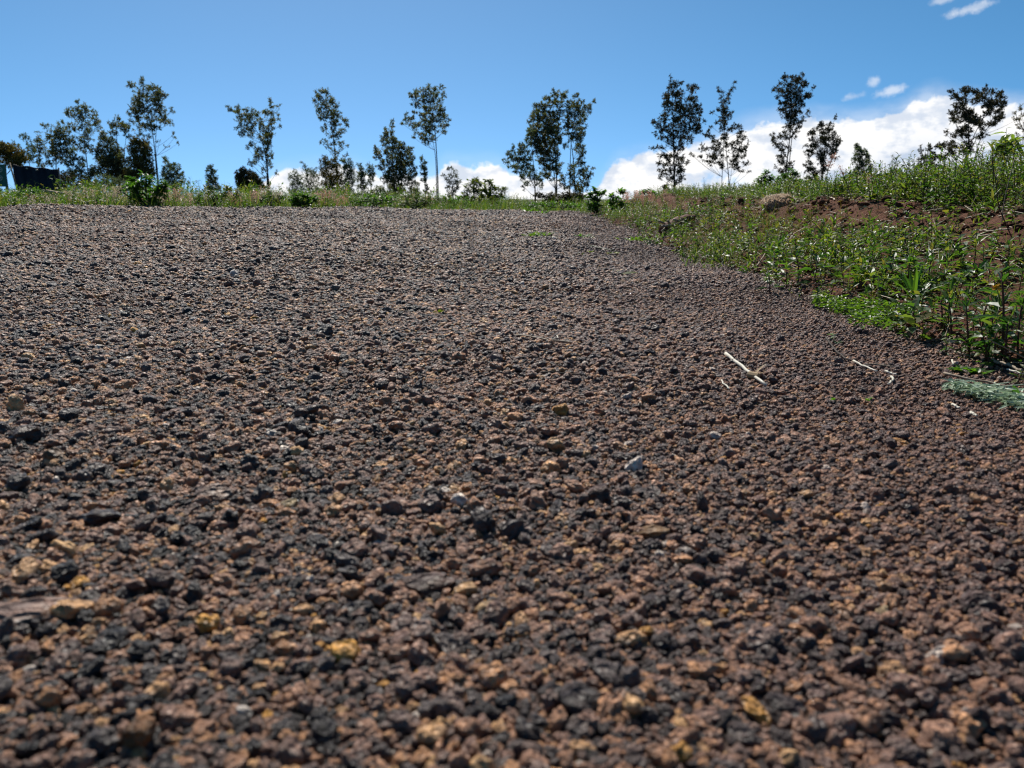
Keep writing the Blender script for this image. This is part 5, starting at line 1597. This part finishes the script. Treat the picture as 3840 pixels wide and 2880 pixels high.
sprout(3593, 1395, .018, 26, 'small bright green sprout left of another below the red stemmed weeds')
sprout(3655, 1405, .018, 30, 'small green sprout with a pale stalk below the red stemmed weeds')
sprout(2017, 888, .05, 110, 'flat green tuft on the gravel in the middle distance', 'grass_tuft', 'grass tuft', wr=.3, spread=.045, mat='mat_plant')
sprout(2182, 893, .045, 40, 'faint small tuft right of the flat green tuft', 'grass_tuft', 'grass tuft', wr=.3, spread=.03)
sprout(2178, 958, .025, 10, 'yellowish sprig of leaves in the middle distance', mat='bush_y')
sprout(2215, 950, .022, 9, 'tiny yellow sprig right of the yellowish sprig', mat='bush_y')
sprout(2300, 955, .03, 10, 'yellow green sprig at the end of the flat brown stalk', mat='bush_y')
sprout(1985, 797, .10, 40, 'dark weed tuft on the far crest of the gravel', 'grass_tuft', 'grass tuft', wr=.3)
sprout(2040, 803, .09, 26, 'second dark tuft on the far crest nearer the bend', 'grass_tuft', 'grass tuft', wr=.3)
sprout(2305, 1024, .016, 6, 'yellow leaf pair just above the lying olive leaf', mat='bush_y')
sprout(2405, 905, .05, 90, 'bright green patch at the foot of the bank', 'grass_tuft', 'grass tuft', wr=.35, spread=.05, mat='mat_plant')
sprout(1652, 1180, .020, 3, 'yellow green leaf standing up in the centre of the gravel', mat='bush_y', lo=.5, hi=.9)
sprout(1505, 1437, .013, 2, 'single round bright green leaf in the gravel left of centre', mat='bush', lo=.6, hi=.95, wr=.9)
sprout(3110, 1508, .010, 3, 'tiny green seedling alone on the right gravel', mat='bush', lo=.6, hi=.9, wr=.7)
sprout(3252, 1515, .010, 4, 'tiny yellow green seedling right of the lone seedling', mat='bush', lo=.6, hi=.9, wr=.7)
# olive leaf lying on the gravel
p0, p1 = on_ground(2328, 1047), on_ground(2392, 1053)
mb = MB()
add_leaves(mb, [p0 + [0, 0, .018]], [p1 - p0 + [0, 0, .006]], [[0, -.6, 1]], [np.linalg.norm(p1 - p0)], [.022], droop=-.05)
tag(mb.obj('fallen_leaf', M['bush_y'], origin=p0), 'long olive leaf lying on the gravel right of the middle', 'leaf')
stick([(2215, 922), (2250, 930), (2300, 940)], .004, M['stem'], 'stalk', 'flat brown green stalk lying across the gravel before the bank', 'stalk')
tw = stick([(2150, 872), (2165, 856), (2172, 845)], .006, M['bark'], 'twig', 'small dark crooked twig on the far gravel near the bend', 'twig')
# seedling with a round leaf above the grey mat
b = on_ground(3813, 1512)
root = thing('seedling', b, 'seedling with one round green leaf at the right edge over the grey weed mat', 'seedling', 'tiny green plants on the gravel')
mb = MB()
tp = at(3806, 1484, b[1])
tube(mb, bez(b, (b + tp) / 2 + [.004, 0, 0], tp, 6), .0014, 6)
mb.obj('stem', M['stem'], root, smooth=True, origin=b)
mb = MB()
add_leaves(mb, [tp - [0, 0, .003]], [[-.1, .1, 1]], [[.2, -1, .2]], [.020], [.016])
mb.obj('leaf', M['bush'], root, origin=b)

# strap leaved clump
b = on_ground(3422, 1128)
root = thing('strap_leaved_clump', b, 'clump of long strap leaves fanning out at the foot of the bank', 'grass clump')
mb = MB()
tips = [(3525, 1050), (3543, 1085), (3500, 1062), (3345, 1062), (3372, 1040), (3410, 1020), (3445, 1010), (3465, 1002), (3525, 1092), (3390, 1030)]
for q in tips:
    tp = at(q[0], q[1], b[1] + rng.uniform(-.06, .04))
    add_leaves(mb, [b + [0, 0, .004]], [tp - b + [0, 0, .02]], [[0, -.3, 1]], [np.linalg.norm(tp - b) * 1.05], [.013], droop=.12)
mb.obj('foliage', M['weed'], root, origin=b)
# bright low mat plant
mb = MB()
poly = [(3070, 1136, 26), (3120, 1150, 40), (3180, 1165, 50), (3240, 1175, 55), (3300, 1182, 55), (3360, 1185, 50), (3400, 1200, 40), (3290, 1212, 40), (3220, 1200, 35)]
for (X, Y, w) in poly:
    for _ in range(int(w * 2.6)):
        p = on_ground(X + rng.normal(0, w * .55), Y + rng.normal(0, 14))
        n = 3
        add_leaves(mb, np.repeat(p[None], n, 0) + rng.normal(0, .004, (n, 3)) + [0, 0, rng.uniform(.006, .02)], rdir(n, -.1, .6), rdir(n, .4, 1), rng.uniform(.007, .013, n), rng.uniform(.005, .008, n))
tag(mb.obj('mat_plant', M['mat_plant']), 'bright green mat of tiny leaves spilling from the bank onto the gravel', 'mat plant')
# grey green weed mat lying on the gravel
mb = MB()
for i in range(120):
    t = rng.random() ** .85
    c = np.array([3550 + 330 * t, 1464 + 72 * t + rng.normal(0, 1) * (3 + 15 * t)])
    p = on_ground(*c) + np.array([0, 0, rng.uniform(.005, .013)])
    n = 5
    add_leaves(mb, np.repeat(p[None], n, 0) + rng.normal(0, .004, (n, 3)), rdir(n, -.1, .35) + np.array([.3, -.1, 0]), rdir(n, .4, 1), rng.uniform(.010, .024, n), rng.uniform(.003, .0055, n))
for i in range(8):
    a = on_ground(3570 + rng.uniform(0, 200), 1470 + rng.uniform(0, 50)) + [0, 0, .014]
    sticks(mb, [a], [a + [rng.uniform(.04, .09), rng.uniform(-.03, .02), .004]], .0012, .0008)
tag(mb.obj('grey_weed_mat', M['grey_leaf']), 'flat grey green feathery weed lying on the gravel at the right edge', 'weed mat')

# split dry root on the bank
b = on_ground(2490, 880)
root = thing('dry_root', b, 'split reddish root with pale rootlets sticking out of the bank', 'root')
mb = MB()
e = on_ground(2600, 842) + [0, 0, .05]
P = bez(b + [0, 0, .02], (b + e) / 2 + [0, 0, .05], e, 10)
tube(mb, P, np.linspace(.045, .02, 10) * (1 + .15 * np.sin(np.arange(10) * 2.1)), 9)
mb.obj('root_wood', M['root'] if 'root' in M else plain_mat('root_wood', (.07, .028, .018), (.17, .08, .055), 50, .8, .6, stretch=(.3, 1, 1)), root, smooth=True, origin=b)
for k_, (p, q, m_) in enumerate((((2480, 850), (2580, 832), (2530, 842)), ((2470, 828), (2500, 842), (2486, 836)), ((2505, 826), (2512, 846), (2508, 838)),
                                 ((2525, 823), (2565, 838), (2545, 828)), ((2482, 868), (2496, 846), (2494, 858)), ((2500, 872), (2550, 850), (2525, 862)))):
    rm = MB()
    dd = b[1] - .03
    tube(rm, bez(at(*p, dd), at(*m_, dd - .02), at(*q, dd + .05), 8), np.linspace(.009, .004, 8), 6)
    rm.obj('rootlet', M['drystick'], root, smooth=True, origin=b)

# pale heap of dry grass on the crest of the bank
b = on_ground(2930, 772)
root = thing('dry_grass_heap', b, 'pale heap of matted dry grass on the crest of the bank', 'dry grass')
mb = MB()
bm = bmesh.new()
bmesh.ops.create_icosphere(bm, subdivisions=4, radius=1)
for v in bm.verts:
    n = v.co.normalized()
    v.co = n * (1 + .22 * mnoise.noise(n * 2.2) + .12 * mnoise.noise(n * 6))
V0 = np.array([v.co[:] for v in bm.verts]) * np.array([.092, .085, .042])
F0 = np.array([[v.index for v in f.verts] for f in bm.faces])
bm.free()
hc = b + np.array([.0, .05, .022])
mb.add(V0 + hc, F0)
mb.obj('mound', plain_mat('matted_grass', (.36, .29, .21), (.66, .57, .46), 30, .9, 1.0, stretch=(1, 2, 3)), root, smooth=True, origin=b)
mb = MB()
n = 2200
j = rng.integers(0, len(V0), n)
c = V0[j] + hc
nn = unit(V0[j] / np.array([.092, .085, .042]) ** 2)
tdir = unit(np.cross(nn, rdir(n)) + nn * .2 + np.array([.2, 0, -.25]))
V, F = diamonds(c + nn * .003, tdir, nn, rng.uniform(.02, .06, n), .005)
mb.add(V, F)
mb.obj('thatch', M['pale_plume'], root, origin=b)

# long dry canes lying on the soil
for q, lab in ((((3560, 905), (3620, 893), (3720, 878)), 'long dry cane lying across the bare soil at the right'),
               (((3620, 820), (3670, 806), (3700, 796)), 'dry cane lying on the soil under the right weeds'),
               (((3660, 862), (3720, 866), (3790, 858)), 'pale cane with a torn leaf right of the long dry cane'),
               (((3460, 880), (3510, 845), (3540, 828)), 'dark dry cane leaning uphill beside the bare soil'),
               (((2690, 948), (2716, 925), (2735, 912)), 'pale dry stalk on the bank right of the bright grass patch'),
               (((2705, 975), (2722, 950), (2735, 915)), 'second pale dry stalk crossing the bank below the bright grass'),
               (((2836, 1000), (2855, 975), (2870, 950)), 'dry stalk leaning on the bare patch left of the glossy weeds')):
    stick(q, .0035, M['drystick'], 'dry_cane', lab, 'cane', lift=.015, group='dry canes lying on the bank')
